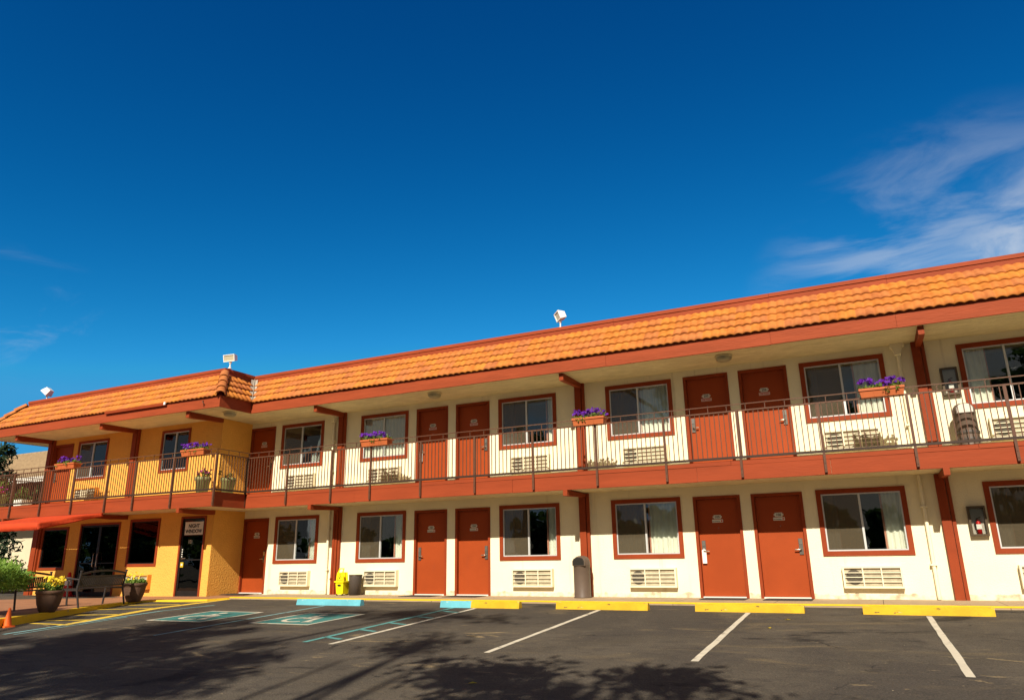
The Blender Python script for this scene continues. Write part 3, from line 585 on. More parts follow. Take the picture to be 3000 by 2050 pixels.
def hip(p0, p1, n):
    hp = MB(); hp.tone = []
    p0, p1 = Vector(p0), Vector(p1); d = (p1-p0)/n
    for i in range(n):
        a = p0+d*(i-.12); b = p0+d*(i+1.02); dd = d.normalized(); r = dd.cross(Vector((0, 0, 1))).normalized(); u = r.cross(dd).normalized(); vs = []; m_ = 12
        for q, rr, lift in ((a, .135, .045), (b, .115, .015)):
            vs += [q+r*rr*math.cos(math.pi*k/m_)+u*(rr*.95*math.sin(math.pi*k/m_)+lift) for k in range(m_+1)]
        b0 = [a+r*.115*math.cos(math.pi*k/m_)+u*(.115*.95*math.sin(math.pi*k/m_)+.045) for k in range(m_+1)]
        fs = [(k, k+1, m_+2+k, m_+1+k) for k in range(m_)]; hp.add(vs, fs, 0, True); hp.add(vs[:m_+1]+b0, [(k, k+1, m_+2+k, m_+1+k) for k in range(m_)], 0)
        hp.tone += [random.random()*.35]*(2*m_)
    hp.build('hip_cap', 'tile', roof)
hip((XF, YFW, ZT0-.02), (XF-SL, YFW+SL, ZT1), 4); hip((XFL, YFW, ZT0-.02), (XFL+SL, YFW+SL, ZT1), 4)
vf = MB(); a = Vector((XF, YF, ZT0)); b = Vector((XF-SL, YF+SL, ZT1)); d1 = Vector((1, 0, .0)); d2 = Vector((0, -1, 0)); up_ = Vector((.02, -.02, .035))
for dd in (d1, d2): vf.add([a+up_-Vector((0, 0, .03)), a+up_+dd*.13-Vector((0, 0, .03)), b+up_+dd*.13, b+up_], [(0, 1, 2, 3)], 0)
vf.bar(a+Vector((.03, -.03, .05)), b+Vector((.03, -.03, .05)), .012, .05, 0); vf.build('valley_flashing', 'flash', roof)
gt = MB(); gt.box(-20.4, -17.75, YFW-.075, YFW-.002, 5.235, 5.255); gt.box(-20.4, -17.75, YFW-.075, YFW-.068, 5.255, 5.315); gt.box(-20.4, -20.39, YFW-.067, YFW-.002, 5.256, 5.315); gt.box(-17.82, -17.75, YFW-.085, YFW-.06, 5.25, 5.33, 1); gt.build('gutter', ['red', 'white'], roof)
hk = MB(); hk.tube([(-16.3, YFW-.004, 5.22), (-16.28, YFW-.05, 5.19), (-16.22, YFW-.05, 5.12), (-16.25, YFW-.02, 5.06)], .014, 6); hk.build('hook', 'rail', roof)

# downspouts
def downspout(xc):
    d = MB(); d.tube([(xc, -.05, 0.01), (xc, -.05, 2.32)], .035, 12); d.tube([(xc, -.05, F2), (xc, -.05, 4.80)], .035, 12)
    d.prism([(xc-.13, 5.0), (xc+.13, 5.0), (xc+.13, 4.93), (xc+.09, 4.90), (xc+.055, 4.76), (xc-.055, 4.76), (xc-.09, 4.90), (xc-.13, 4.93)], lambda p, q, dd: (p, dd, q), -.16, -.002)
    for z in (0.62, 1.7, 3.3, 4.2): d.box(xc-.06, xc+.06, -.095, -.002, z, z+.03)
    d.build('downspout', 'cream', B)
downspout(-13.68); downspout(0.955)

# ------------------------------------------------------------------ railing (one welded run)
R = thing('balcony_railing', 'brown metal railing with thin balusters along the upper balcony', 'railing', (-5, YB, F2))
yr, yrw, xrr, xrl = -1.265, -2.42, -15.655, -26.53
posts = [2.45, 0.91, -0.64, -2.19, -3.72, -5.26, -6.80, -8.33, -9.86, -11.39, -12.66, -14.19, -15.70, 3.98, 5.5, 7.0, 8.6, 10.2]
for x in posts:
    p = MB(); p.box(x-.023, x+.023, yr-.025, yr+.021, 2.36, 3.70)
    for z in (2.42, 2.54): p.tube([(x, yr-.034, z), (x, yr-.02, z)], .011, 8)
    p.build('post', 'rail', R)
for x in (-15.64, -17.28, -18.83, -20.04, -21.58, -23.1, -24.64, -26.2):
    p = MB(); p.box(x-.023, x+.023, yrw-.025, yrw+.021, 2.33, 3.70)
    for z in (2.40, 2.52): p.tube([(x, yrw-.034, z), (x, yrw-.02, z)], .011, 8)
    p.build('post', 'rail', R)
runs = [((xrr-.045, yr), (11, yr)), ((xrl, yrw), (xrr, yrw)), ((xrr, yrw), (xrr, yr)), ((xrl, 8), (xrl, yrw))]
for (x0, y0), (x1, y1) in runs:
    L = math.hypot(x1-x0, y1-y0); d = Vector(((x1-x0)/L, (y1-y0)/L, 0)); a = Vector((x0, y0, 0))
    hr = MB(); hr.bar(a+Vector((0, 0, 3.845)), a+d*L+Vector((0, 0, 3.845)), .035, .016)
    for i in range(int(L/.38)+1): q = a+d*(i*.38+.02); hr.bar(q+Vector((0, 0, 3.715)), q+Vector((0, 0, 3.84)), .014, .014)
    hr.build('handrail', 'rail', R)
    mr = MB(); mr.bar(a+Vector((0, 0, 3.712)), a+d*L+Vector((0, 0, 3.712)), .042, .026); mr.build('top_rail', 'rail', R)
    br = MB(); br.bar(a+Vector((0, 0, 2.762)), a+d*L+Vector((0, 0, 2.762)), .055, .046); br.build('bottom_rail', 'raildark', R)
    nb = max(1, round(L/1.53)); st = .0985; nt_ = int(L/st)
    for k_ in range(nb):
        pn = MB()
        for i in range(int(nt_*k_/nb), int(nt_*(k_+1)/nb)): q = a+d*(i*st+.05); pn.bar(q+Vector((0, 0, 2.78)), q+Vector((0, 0, 3.705)), .0155, .0155)
        pn.build('baluster_panel', 'rail', R)

# ------------------------------------------------------------------ air conditioners
def ac(loc, casing, label):
    t = thing('air_conditioner', label, 'air conditioner', loc, 'wall air conditioners under the windows'); w_, h_, dp = .53, .205, .13
    c = MB(); x, y, z = loc; e = .035
    c.box(x-w_, x+w_, y-dp, y-.001, z+h_-e, z+h_); c.box(x-w_, x+w_, y-dp, y-.001, z-h_, z-h_+e); c.box(x-w_, x-w_+e, y-dp, y-.001, z-h_+e, z+h_-e); c.box(x+w_-e, x+w_, y-dp, y-.001, z-h_+e, z+h_-e)
    c.build('casing', casing, t)
    g_ = MB(); yy_ = y-dp+.012
    for i in (1, 2): xx = x-w_+e+(2*w_-2*e)*i/3; g_.box(xx-.011, xx+.011, yy_-.008, yy_+.012, z-h_+e, z+h_-e)
    for i in (1, 2, 3): zz = z-h_+e+(2*h_-2*e)*i/4; g_.box(x-w_+e, x+w_-e, yy_-.004, yy_+.008, zz-.007, zz+.007)
    g_.build('grille', 'ac', t)
    k_ = MB(); yb = y-.085; k_.add([(x-w_+e, yb, z-h_+e), (x+w_-e, yb, z-h_+e), (x+w_-e, yb, z+h_-e), (x-w_+e, yb, z+h_-e)], [(0, 1, 2, 3)], 0)
    n = 40
    for i in range(n): xx = x-w_*.28+(w_*1.2)*i/n; k_.box(xx, xx+.006, yb-.003, yb-.001, z-h_+e, z+h_-e, 0)
    for i in range(9):
        an = i*2*math.pi/9; k_.bar((x-w_*.62+.03*math.cos(an), yb-.012, z+.03*math.sin(an)), (x-w_*.62+.12*math.cos(an+.5), yb-.012, z+.12*math.sin(an+.5)), .035, .006, 1, (0, 1, 0))
    ring = [(x-w_*.62+.145*math.cos(q*math.pi/10), yb-.006, z+.145*math.sin(q*math.pi/10)) for q in range(20)]; k_.add(ring, [tuple(range(20))], 1)
    k_.build('coil', ['acdark', 'acfan'], t); return t
dn = ['window beside door 102', 'window left of door 103', 'window right of door 104', 'window left of door 105', 'window right of door 106', 'window at the right edge of the photo']
un = [s.replace('10', '20') for s in dn]
acs = []
for i, (a, b) in enumerate(W1[:6]):
    cx = (a+b)/2+(.02 if i > 3 else .09)
    L1 = 'cream air conditioner under the ground floor '+dn[i]; L2 = 'cream air conditioner under the balcony '+un[i]
    if not acs: acs.append(ac((cx, 0, .415), 'ac', L1)); dup(acs[0], (cx, 0, 3.115), L2)
    else: dup(acs[0], (cx, 0, .415), L1); dup(acs[0], (cx, 0, 3.115), L2)
wa = ac((-19.8, YW, .36), 'acor', 'orange cased air conditioner in the office wall behind the planter'); dup(wa, (-22.78, YW, 3.06), 'orange cased air conditioner on the orange wall of the balcony')

# ------------------------------------------------------------------ porch lights, floodlights
def porch(loc, label, first=[None]):
    if first[0]: return dup(first[0], loc, label)
    t = thing('porch_light', label, 'ceiling light', loc, 'ceiling lights under the eaves'); x, y, z = loc
    b = MB(); b.lathe(x, y, [(.0, z), (.19, z), (.19, z-.03), (.17, z-.035)], 8); b.build('base', 'soffit', t)
    l = MB(); l.lathe(x, y, [(.175, z-.03), (.165, z-.09), (.12, z-.125), (0, z-.13)], 8); l.build('lens', 'porch', t); first[0] = t; return t
porch((-2.38, -.93, 4.998), 'square ceiling light under the eaves above doors 205 and 206'); porch((-9.7, -.93, 4.998), 'ceiling light under the eaves above doors 203 and 204'); porch((-16.05, -1.75, 4.998), 'ceiling light under the eaves at the inner corner of the wings')
def flood(loc, yaw, pitch, roll, label, w_=.24, h_=.15):
    t = thing('floodlight', label, 'floodlight', loc, 'floodlights on the roof edge'); x, y, z = loc
    s = MB(); s.tube([(x, y, z), (x, y, z+.03)], .05, 10); s.tube([(x, y, z+.03), (x, y, z+.19)], .018, 8); s.tube([(x, y, z+.15), (x, y, z+.24)], .035, 10); s.tube([(x-.04, y, z+.22), (x+.04, y, z+.22)], .028, 8); s.build('stem', 'white', t)
    Mx = Matrix.Translation((x, y, z+.24+h_*.75)) @ Matrix.Rotation(yaw, 4, 'Z') @ Matrix.Rotation(pitch, 4, 'X') @ Matrix.Rotation(roll, 4, 'Y')
    def T(*p): return Mx @ Vector(p)
    h = MB(); d = .06; bk = .12
    h.hexa([T(-w_, -d, -h_), T(w_, -d, -h_), T(w_*.72, bk, -h_*.7), T(-w_*.72, bk, -h_*.7), T(-w_, -d, h_), T(w_, -d, h_), T(w_*.72, bk, h_*.7), T(-w_*.72, bk, h_*.7)])
    e = .022
    for q in ((-w_, w_, h_-e, h_), (-w_, w_, -h_, -h_+e), (-w_, -w_+e, -h_+e, h_-e), (w_-e, w_, -h_+e, h_-e)):
        h.hexa([T(q[0], -d-.03, q[2]), T(q[1], -d-.03, q[2]), T(q[1], -d-.001, q[2]), T(q[0], -d-.001, q[2]), T(q[0], -d-.03, q[3]), T(q[1], -d-.03, q[3]), T(q[1], -d-.001, q[3]), T(q[0], -d-.001, q[3])])
    h.build('housing', 'white', t)
    l = MB(); l.hexa([T(-w_+e, -d-.012, -h_+e), T(w_-e, -d-.012, -h_+e), T(w_-e, -d-.002, -h_+e), T(-w_+e, -d-.002, -h_+e), T(-w_+e, -d-.012, h_-e), T(w_-e, -d-.012, h_-e), T(w_-e, -d-.002, h_-e), T(-w_+e, -d-.002, h_-e)]); l.build('lens', 'lens', t)
flood((-6.30, -.52, 6.345), rad(-38), rad(14), rad(-14), 'square white floodlight tilted sideways on the middle of the roof edge', .115, .115)
flood((-16.34, -1.66, 6.345), rad(8), rad(12), rad(0), 'wide white floodlight on the roof corner where the two wings meet', .195, .105)
flood((-24.98, -1.66, 6.30), rad(-62), rad(48), rad(4), 'white floodlight tipped down at the left end of the roof', .18, .12)

# ------------------------------------------------------------------ flower boxes on the rail
def flower_box(x0, x1, y, label, seed):
    random.seed(seed); cx = (x0+x1)/2; t = thing('flower_box', label, 'flower box', (cx, y, 3.71), 'terracotta flower boxes on the railing'); z0, z1 = 3.705, 3.875; L = (x1-x0)/2
    b = MB(); b.hexa([(cx-L+.03, y-.10, z0), (cx+L-.03, y-.10, z0), (cx+L-.03, y+.10, z0), (cx-L+.03, y+.10, z0), (cx-L+.012, y-.125, z1-.04), (cx+L-.012, y-.125, z1-.04), (cx+L-.012, y+.125, z1-.04), (cx-L+.012, y+.125, z1-.04)])
    for q in ((-L, L, -.142, -.115), (-L, L, .115, .142), (-L, -L+.025, -.1149, .1149), (L-.025, L, -.1149, .1149)): b.box(cx+q[0], cx+q[1], y+q[2], y+q[3], z1-.045, z1)
    for i in range(1, 3): xx = cx-L+2*L*i/3; b.bar((xx, y-.104, z0+.01), (xx, y-.127, z1-.05), .012, .008)
    b.build('box', 'terra', t)
    f = MB(); f.box(cx-L+.03, cx+L-.03, y-.114, y+.114, z1-.045, z1-.02, 1)
    for i in range(34):
        px = cx+random.uniform(-L, L)*.95; leaves(f, (px, y+random.uniform(-.12, .08), z1+random.uniform(0, .07)), (.06, .06, .05), 11, .05, 0)
    for i in range(3): px = cx+random.uniform(-L, L)*.8; leaves(f, (px, y-.15, z1-.04-random.random()*.03), (.05, .03, .06), 10, .045, 0)
    f.build('foliage', ['leafb', 'soil'], t)
    p = MB(); gap = random.uniform(.55, .8)
    for i in range(92):
        u = random.uniform(-1.02, 1.04)
        if gap < u < gap+.12: continue
        p_ = (cx+L*u, y+random.uniform(-.16, .10), z1+.05+random.random()**.7*.12+.03*math.sin(u*5+seed)); flower(p, p_, random.uniform(.028, .042), 0)
    p.build('flowers', 'purple', t)
flower_box(.12, .90, yr, 'terracotta box of purple petunias before the balcony window right of door 206', 11)
flower_box(-5.76, -5.0, yr, 'terracotta box of purple petunias on the railing beside the middle column', 12)
flower_box(-11.66, -10.80, yr, 'terracotta box of purple petunias before the balcony window left of door 203', 13)
flower_box(-16.93, -16.03, yrw, 'terracotta box of purple petunias near the corner of the orange balcony', 14)
flower_box(-22.48, -21.54, yrw, 'terracotta box of purple petunias at the far left of the railing', 15)

# ------------------------------------------------------------------ small wall things
def cabinet(loc, label, first=[None]):
    if first[0]: return dup(first[0], loc, label)
    t = thing('extinguisher_cabinet', label, 'fire extinguisher cabinet', loc, 'fire extinguisher cabinets beside the column'); x, y, z = loc; w_, h_ = .148, .275; b = MB(); e = .038
    for q in ((-w_, w_, h_-e, h_), (-w_, w_, -h_, -h_+e), (-w_, -w_+e, -h_+e, h_-e), (w_-e, w_, -h_+e, h_-e)): b.box(x+q[0], x+q[1], y-.10, y-.001, z+q[2], z+q[3])
    b.build('box', 'bronze', t); k_ = MB(); k_.box(x-w_+e, x+w_-e, y-.012, y-.004, z-h_+e, z+h_-e); k_.build('back_plate', 'plate', t)
    ex = MB(); ex.lathe(x, y-.05, [(0, z-h_+e), (.042, z-h_+e), (.042, z-.05), (.036, z-.02), (.018, z), (.018, z+.03), (0, z+.03)], 14, 0); ex.box(x-.0425, x+.0425, y-.0935, y-.091, z-.15, z-.06, 1); ex.bar((x-.03, y-.05, z+.04), (x+.05, y-.06, z+.07), .02, .012, 2); ex.tube([(x-.02, y-.06, z+.03), (x-.055, y-.06, z-.02), (x-.05, y-.06, z-.12)], .009, 6, 2)
    ex.build('extinguisher', ['extred', 'white', 'black'], t); g_ = MB(); g_.box(x-w_+e, x+w_-e, y-.098, y-.096, z-h_+e, z+h_-e); g_.build('pane', 'clear', t); first[0] = t; return t
cabinet((1.80, 0, 1.415), 'bronze cabinet with a red fire extinguisher on the ground floor wall'); cabinet((1.785, 0, 4.115), 'bronze cabinet with a fire extinguisher on the upper balcony wall')
def hanger(loc, label, first=[None]):
    if first[0]: return dup(first[0], loc, label)
    o = MB(); x, y, z = loc; o.prism([(-.045, .02), (-.045, -.25), (.045, -.25), (.045, .02), (.03, .035), (-.03, .035)], lambda p, q, d: (p, d, q), -.003, .003)
    for e in (-1, 1): o.bar((e*.03, 0, .02), (0, 0, .06), .012, .006)
    ob = o.build('door_hanger', 'white'); ob.location = loc; tag(ob, label, 'door hanger', 'white hangers on the room doors'); first[0] = ob; return ob
hanger((-3.35, .02, .955), 'white door hanger on the handle of ground floor door 105'); hanger((-10.70, .02, 3.655), 'white door hanger on the handle of balcony door 203')
def doormat(xc, label, first=[None]):
    if first[0]: return dup(first[0], (xc, -.46, 0), label)
    o = MB(); o.box(-.45, .45, -.30, .30, .001, .011); o.box(-.41, .41, -.26, .26, .011, .015); ob = o.build('door_mat', 'mat'); ob.location = (xc, -.46, 0); tag(ob, label, 'door mat', 'dark mats outside the ground floor rooms'); first[0] = ob
for xc, s in ((-16.43, '102'), (-10.33, '103'), (-9.07, '104'), (-2.93, '105'), (-1.68, '106')): doormat(xc, 'dark rubber door mat on the walkway outside door '+s)
# bins
def dome_bin(loc, label, first=[None], slot=False):
    t = thing('trash_bin', label, 'trash bin', loc); x, y, z = loc; r = .195; b = MB()
    b.lathe(x, y, [(0, z), (r, z), (r, z+.02), (r-.006, z+.03), (r-.006, z+.68), (r, z+.69), (r, z+.72)], 28); b.build('body', 'bin', t)
    d = MB(); d.lathe(x, y, [(r, z+.72), (r*.98, z+.77), (r*.88, z+.83), (r*.68, z+.875), (r*.35, z+.90), (0, z+.905)], 28); d.build('dome', 'bin', t)
    f = MB(); yy_ = y-r-.006; pts = [(-.13, .70), (.13, .70), (.13, .79), (.10, .84), (.05, .865), (-.05, .865), (-.10, .84), (-.13, .79)]
    f.prism(pts, lambda p, q, dd: (x+p, dd, z+q), y-r-.012, y-.05, 0); pts2 = [(p*1.14, .70+(q-.70)*1.09-.012) for p, q in pts]; f.prism(pts2, lambda p, q, dd: (x+p, dd, z+q), y-r-.006, y-.06, 1); f.build('flap', ['plate' if slot else 'dark', 'bin'], t)
    if slot:
        s = MB()
        for zz in (.30, .17): s.lathe(x, y, [(r+.002, z+zz), (r+.008, z+zz+.01), (r+.008, z+zz+.05), (r+.002, z+zz+.06)], 28)
        s.build('band', 'bindark', t)
    return t
dome_bin((-6.03, -.42, 0), 'tall brown domed trash bin in front of the middle column on the walkway'); dome_bin((1.88, -.34, F2), 'brown domed trash bin with dark bands on the balcony behind the railing', slot=True)
t = thing('trash_bin', 'small dark cylindrical bin beside the yellow caution stand', 'trash bin', (-12.47, -.3, 0))
b = MB(); b.lathe(-12.47, -.3, [(0, 0), (.150, 0), (.172, .47), (.172, .5), (.16, .5), (.15, .47), (0, .44)], 26); b.build('body', 'bindark', t); b = MB(); b.lathe(-12.47, -.3, [(.172, .485), (.18, .49), (.18, .515), (.165, .515), (.16, .5)], 26); b.build('rim', 'bronze', t)
# caution stand: yellow bucket with folded floor sign
x, y = -12.80, -.42; t = thing('caution_stand', 'yellow wet floor caution sign standing on a yellow bucket at the column foot', 'caution sign', (x, y, 0))
b = MB(); b.hexa([(x-.10, y-.10, .03), (x+.10, y-.10, .03), (x+.10, y+.12, .03), (x-.10, y+.12, .03), (x-.13, y-.13, .36), (x+.13, y-.13, .36), (x+.13, y+.15, .36), (x-.13, y+.15, .36)]); b.box(x-.155, x+.155, y-.155, y+.175, .33, .362)
for e in (-.09, .09):
    for q in (-.09, .1): b.tube([(x+e-.012, y+q, .022), (x+e+.012, y+q, .022)], .022, 10, 1)
b.box(x-.05, x+.05, y-.142, y-.13, .24, .28, 1); b.build('bucket', ['caution', 'black'], t)
s = MB(); sp = [(-.12, .365), (.12, .365), (.125, .45), (.10, .58), (.085, .60), (.085, .66), (.06, .685), (-.06, .685), (-.085, .66), (-.085, .60), (-.10, .58), (-.125, .45)]
s.prism([(-.12, .365), (.12, .365), (.11, .50), (.09, .58), (-.09, .58), (-.11, .50)], lambda p, q, d: (x+p, y+d, q), -.115, -.095)
s.prism([(-.12, .365), (.12, .365), (.11, .50), (.09, .58), (-.09, .58), (-.11, .50)], lambda p, q, d: (x+p, y+d, q), .06, .08)
for e in (-1, 1): s.bar((x+e*.075, y-.10, .575), (x+e*.065, y-.05, .665), .025, .02)
s.bar((x-.078, y-.05, .672), (x+.078, y-.05, .672), .02, .025); s.build('floor_sign', 'caution', t)
s = MB(); yy = y-.118
for a_, b_ in (((-.095, .385), (.095, .385)), ((.095, .385), (0, .555)), ((0, .555), (-.095, .385))): s.bar((x+a_[0], yy, a_[1]), (x+b_[0], yy, b_[1]), .009, .004, 0, (0, 1, 0))
s.tube([(x+.012, yy-.002, .478), (x+.012, yy+.002, .478)], .011, 10); s.bar((x+.005, yy, .465), (x-.022, yy, .43), .016, .004, 0, (0, 1, 0)); s.bar((x-.02, yy, .432), (x+.025, yy, .412), .011, .004, 0, (0, 1, 0)); s.bar((x-.005, yy, .455), (x+.03, yy, .44), .008, .004, 0, (0, 1, 0)); s.bar((x-.022, yy, .43), (x-.04, yy, .402), .011, .004, 0, (0, 1, 0)); s.build('pictogram', 'black', t)

# ------------------------------------------------------------------ wheel stops
def stop_mesh(mb, x0, x1, m=0, half=0, L=1.83):
    y0, y1 = -.09, .09; h = .125
    def prof(x, k): return [(x, y0, 0), (x, y0+.012, .02), (x, y0+.035, h-.012), (x, y0+.05, h), (x, y1-.05, h), (x, y1-.035, h-.012), (x, y1-.012, .02), (x, y1, 0)]
    n = 14; xs = [x0+(x1-x0)*i/n for i in range(n+1)]; vs = []
    for x_ in xs: vs += [(a, b+random.uniform(-.002, .002), c+(random.uniform(-.003, .003) if c > .05 else -.02)) for a, b, c in prof(x_, 0)]
    mb.add(vs, [(8*i+j, 8*i+j+1, 8*i+9+j, 8*i+8+j) for i in range(n) for j in range(7)], m); mb.add(vs[:8], [tuple(range(8))], m); mb.add(vs[-8:], [tuple(range(8))], m)
def wheel_stop(xc, label, mt, y=-2.60, first={}):
    if mt in first: return dup(first[mt], (xc, y, gz(y)), label)
    o = MB()
    if mt == 'both': stop_mesh(o, -.915, -.18, 0); stop_mesh(o, -.18, .915, 1); ob = o.build('wheel_stop', ['teal', 'yellow'])
    else: stop_mesh(o, -.915, .915); ob = o.build('wheel_stop', mt)
    ob.location = (xc, y, gz(y)); tag(ob, label, 'wheel stop', 'concrete wheel stops along the walkway'); first[mt] = ob; return ob
wheel_stop(-4.83, 'yellow concrete wheel stop below the middle column, at a white line', 'yellow'); wheel_stop(-2.13, 'yellow wheel stop with black scuffs in front of doors 105 and 106', 'yellow'); wheel_stop(.595, 'nearest yellow wheel stop, paint flaking, at the right of the lot', 'yellow')
wheel_stop(-7.43, 'wheel stop painted half pale blue and half yellow', 'both', -2.66); wheel_stop(-11.33, 'pale blue wheel stop of the accessible bay', 'teal', -2.66)
# a few fallen leaves on the asphalt
for i, (x, y, lb) in enumerate(((-1.4, -3.6, 'small yellow leaf on the asphalt in the second bay from the right'), (-1.55, -4.6, 'orange fallen leaf on the asphalt between the two right white lines'), (-3.9, -9.3, 'yellow fallen leaf at the edge of the tree shadow'))):
    o = MB(); o.add([(-.05, 0, .004), (0, -.028, .016), (.055, .005, .006), (.005, .03, .014)], [(0, 1, 2, 3)]); o.add([(.055, .005, .006), (.085, .01, .004), (.083, .016, .004)], [(0, 1, 2)]); ob = o.build('fallen_leaf', 'yflow'); ob.location = (x, y, gz(y)); ob.rotation_euler = (0, 0, i*1.9); tag(ob, lb, 'leaf', 'fallen leaves on the lot')
# cones
def cone(loc, label, col, h, sleeve):  # h: height
    t = thing('traffic_cone', label, 'traffic cone', loc); x, y, z = loc; b = MB(); s = h*.28; b.hexa([(x-s, y-s, z), (x+s, y-s, z), (x+s, y+s, z), (x-s, y+s, z), (x-s*.94, y-s*.94, z+.03), (x+s*.94, y-s*.94, z+.03), (x+s*.94, y+s*.94, z+.03), (x-s*.94, y+s*.94, z+.03)]); b.build('base', col, t)
    b = MB(); b.lathe(x, y, [(h*.21, z+.03), (h*.06, z+h*.96), (h*.045, z+h), (0, z+h)], 20); b.build('body', col, t)
    if sleeve: b = MB(); b.lathe(x, y, [(h*.1475, z+h*.46), (h*.095, z+h*.80)], 20); b.build('sleeve', 'white', t)
cone((-15.42, -7.28, gz(-7.28)), 'plain orange traffic cone on the asphalt at the left edge by the kerb', 'cone', .36, False)
cone((-22.62, -1.45, pz(-22.6, -1.45)), 'red traffic cone with a white band behind the bench', 'conered', .72, True)
# ------------------------------------------------------------------ bench
def bench(loc, rz, label):
    t = thing('park_bench', label, 'bench', loc, None, rz); L = .775   # local: length x, back at +y, front at -y
    s = MB()
    for i in range(9): yy_ = -.22+i*.052; s.box(-L, L, yy_, yy_+.042, .405, .425)
    s.build('seat', 'bench', t, True)
    bk = MB(); n = 12
    top = [(-L+2*L*i/16, .27+.0, .74+.075*math.sin(math.pi*i/16)) for i in range(17)]
    for a_, b_ in zip(top, top[1:]): bk.bar(a_, b_, .03, .045)
    bk.bar((-L, .205, .47), (L, .205, .47), .03, .04); bk.bar((-L, .255, .69), (L, .255, .69), .025, .03)
    for i in range(26):
        xx = -L+.05+(2*L-.1)*i/25
        sc = .030*math.sin(math.pi*(i % 13)/12)
        bk.bar((xx+sc, .207, .48), (xx-sc*.2, .255, .685), .034, .014)
    bk.build('backrest', 'bench', t, True)
    for e in (-1, 1):
        l = MB(); l.tube([(e*L, .32, 0), (e*L, .22, .40), (e*L, .275, .79)], .022, 8); l.tube([(e*L, .275, .79), (e*L, .28, .82)], .03, 8); l.build('leg', 'bench', t, True)
        l = MB(); l.tube([(e*L, -.28, 0), (e*L, -.24, .42), (e*L, -.24, .60)], .022, 8); l.build('leg', 'bench', t, True)
        a_ = MB(); a_.tube([(e*L, .26, .62), (e*L, 0, .645), (e*L, -.22, .625), (e*L, -.28, .585)], [.02, .024, .024, .016], 8); a_.bar((e*L, -.24, .39), (e*L, .22, .39), .03, .03); a_.build('armrest', 'bench', t, True)
    return t
# back towards the lot, seat facing the office
bench((-17.12, -4.44, pz(-17.1, -4.4)), math.atan2(1.49, -.45)+math.pi, 'black slatted metal bench between the two brown planters')
bench((-17.92, -5.35, pz(-18, -5.3)), math.atan2(1.49, -.45), 'black metal bench at the left edge under the green shrub')
# planters
def planter(loc, label, r, h, seed, yellow):
    random.seed(seed); t = thing('planter', label, 'planter', loc, 'brown planters on the office plaza'); x, y, z = loc; p = MB()
    p.lathe(x, y, [(0, z), (r*.52, z), (r*.62, z+h*.10), (r*.80, z+h*.38), (r*.92, z+h*.75), (r*.94, z+h*.84), (r, z+h*.86), (r, z+h*.97), (r*.97, z+h), (r*.88, z+h), (r*.86, z+h*.9), (0, z+h*.9)], 32); p.build('pot', 'pot', t)
    f = MB(); f.lathe(x, y, [(0, z+h*.92), (r*.86, z+h*.92)], 20, 1)
    for i in range(50):
        a_ = random.random()*6.283; q = r*.85*random.random()**.5; leaves(f, (x+q*math.cos(a_), y+q*math.sin(a_), z+h+random.random()*(.13 if yellow else .06)), (.07, .07, .07), 18, .05, 0)
    f.build('foliage', ['leafb', 'soil'], t); w_ = MB()
    for i in range(60 if yellow else 16):
        a_ = random.random()*6.283; q = r*.8*random.random()**.5; ox = .12 if yellow else 0; flower(w_, (x+ox+q*math.cos(a_)*.8, y+q*math.sin(a_), z+h+.10+random.random()*.18), random.uniform(.03, .045), 0)
    w_.build('flowers', 'yflow', t)
planter((-16.22, -6.03, pz(-16.2, -6.0)), 'large brown planter with yellow flowers nearest the kerb', .275, .45, 31, True)
planter((-17.32, -3.14, pz(-17.3, -3.1)), 'round brown planter of low green pansies beside the night window door', .285, .46, 32, False)
# juniper shrub
random.seed(5); jx, jy = -17.02, -6.92; t = thing('juniper_shrub', 'bright green spreading juniper shrub at the left edge above the bench', 'shrub', (jx, jy, pz(jx, jy)))
tk = MB(); tk.tube([(jx, jy, -.2), (jx+.03, jy, .15), (jx, jy+.02, .5)], [.06, .05, .03], 8)
for dx, dy, dz in ((.4, .2, .62), (-.35, .25, .62), (.1, -.35, .6), (-.1, .1, .75)): tk.tube([(jx+.02, jy, .2), (jx+dx, jy+dy, dz)], [.035, .012], 6)
tk.build('trunk', 'bark', t); f = MB()
for i in range(420):
    d = Vector((random.gauss(0, 1), random.gauss(0, 1), random.gauss(0, 1))).normalized(); k_ = random.uniform(.5, 1)
    c = Vector((jx, jy, .63))+Vector((d.x*.84, d.y*.84, d.z*.29+.05*math.sin(d.x*7)))*k_
    for j in range(14):
        q = (d+Vector((random.gauss(0, .6), random.gauss(0, .6), random.gauss(.35, .4)))).normalized(); l = random.uniform(.05, .12); s_ = q.orthogonal().normalized()*.011; pp = c+Vector((random.gauss(0, .05), random.gauss(0, .05), random.gauss(0, .035)))
        f.add([pp-s_, pp+s_, pp+q*l*.6+s_*.9, pp+q*l, pp+q*l*.6-s_*.9], [(0, 1, 2, 3, 4)])
f.build('foliage', 'juniper', t)
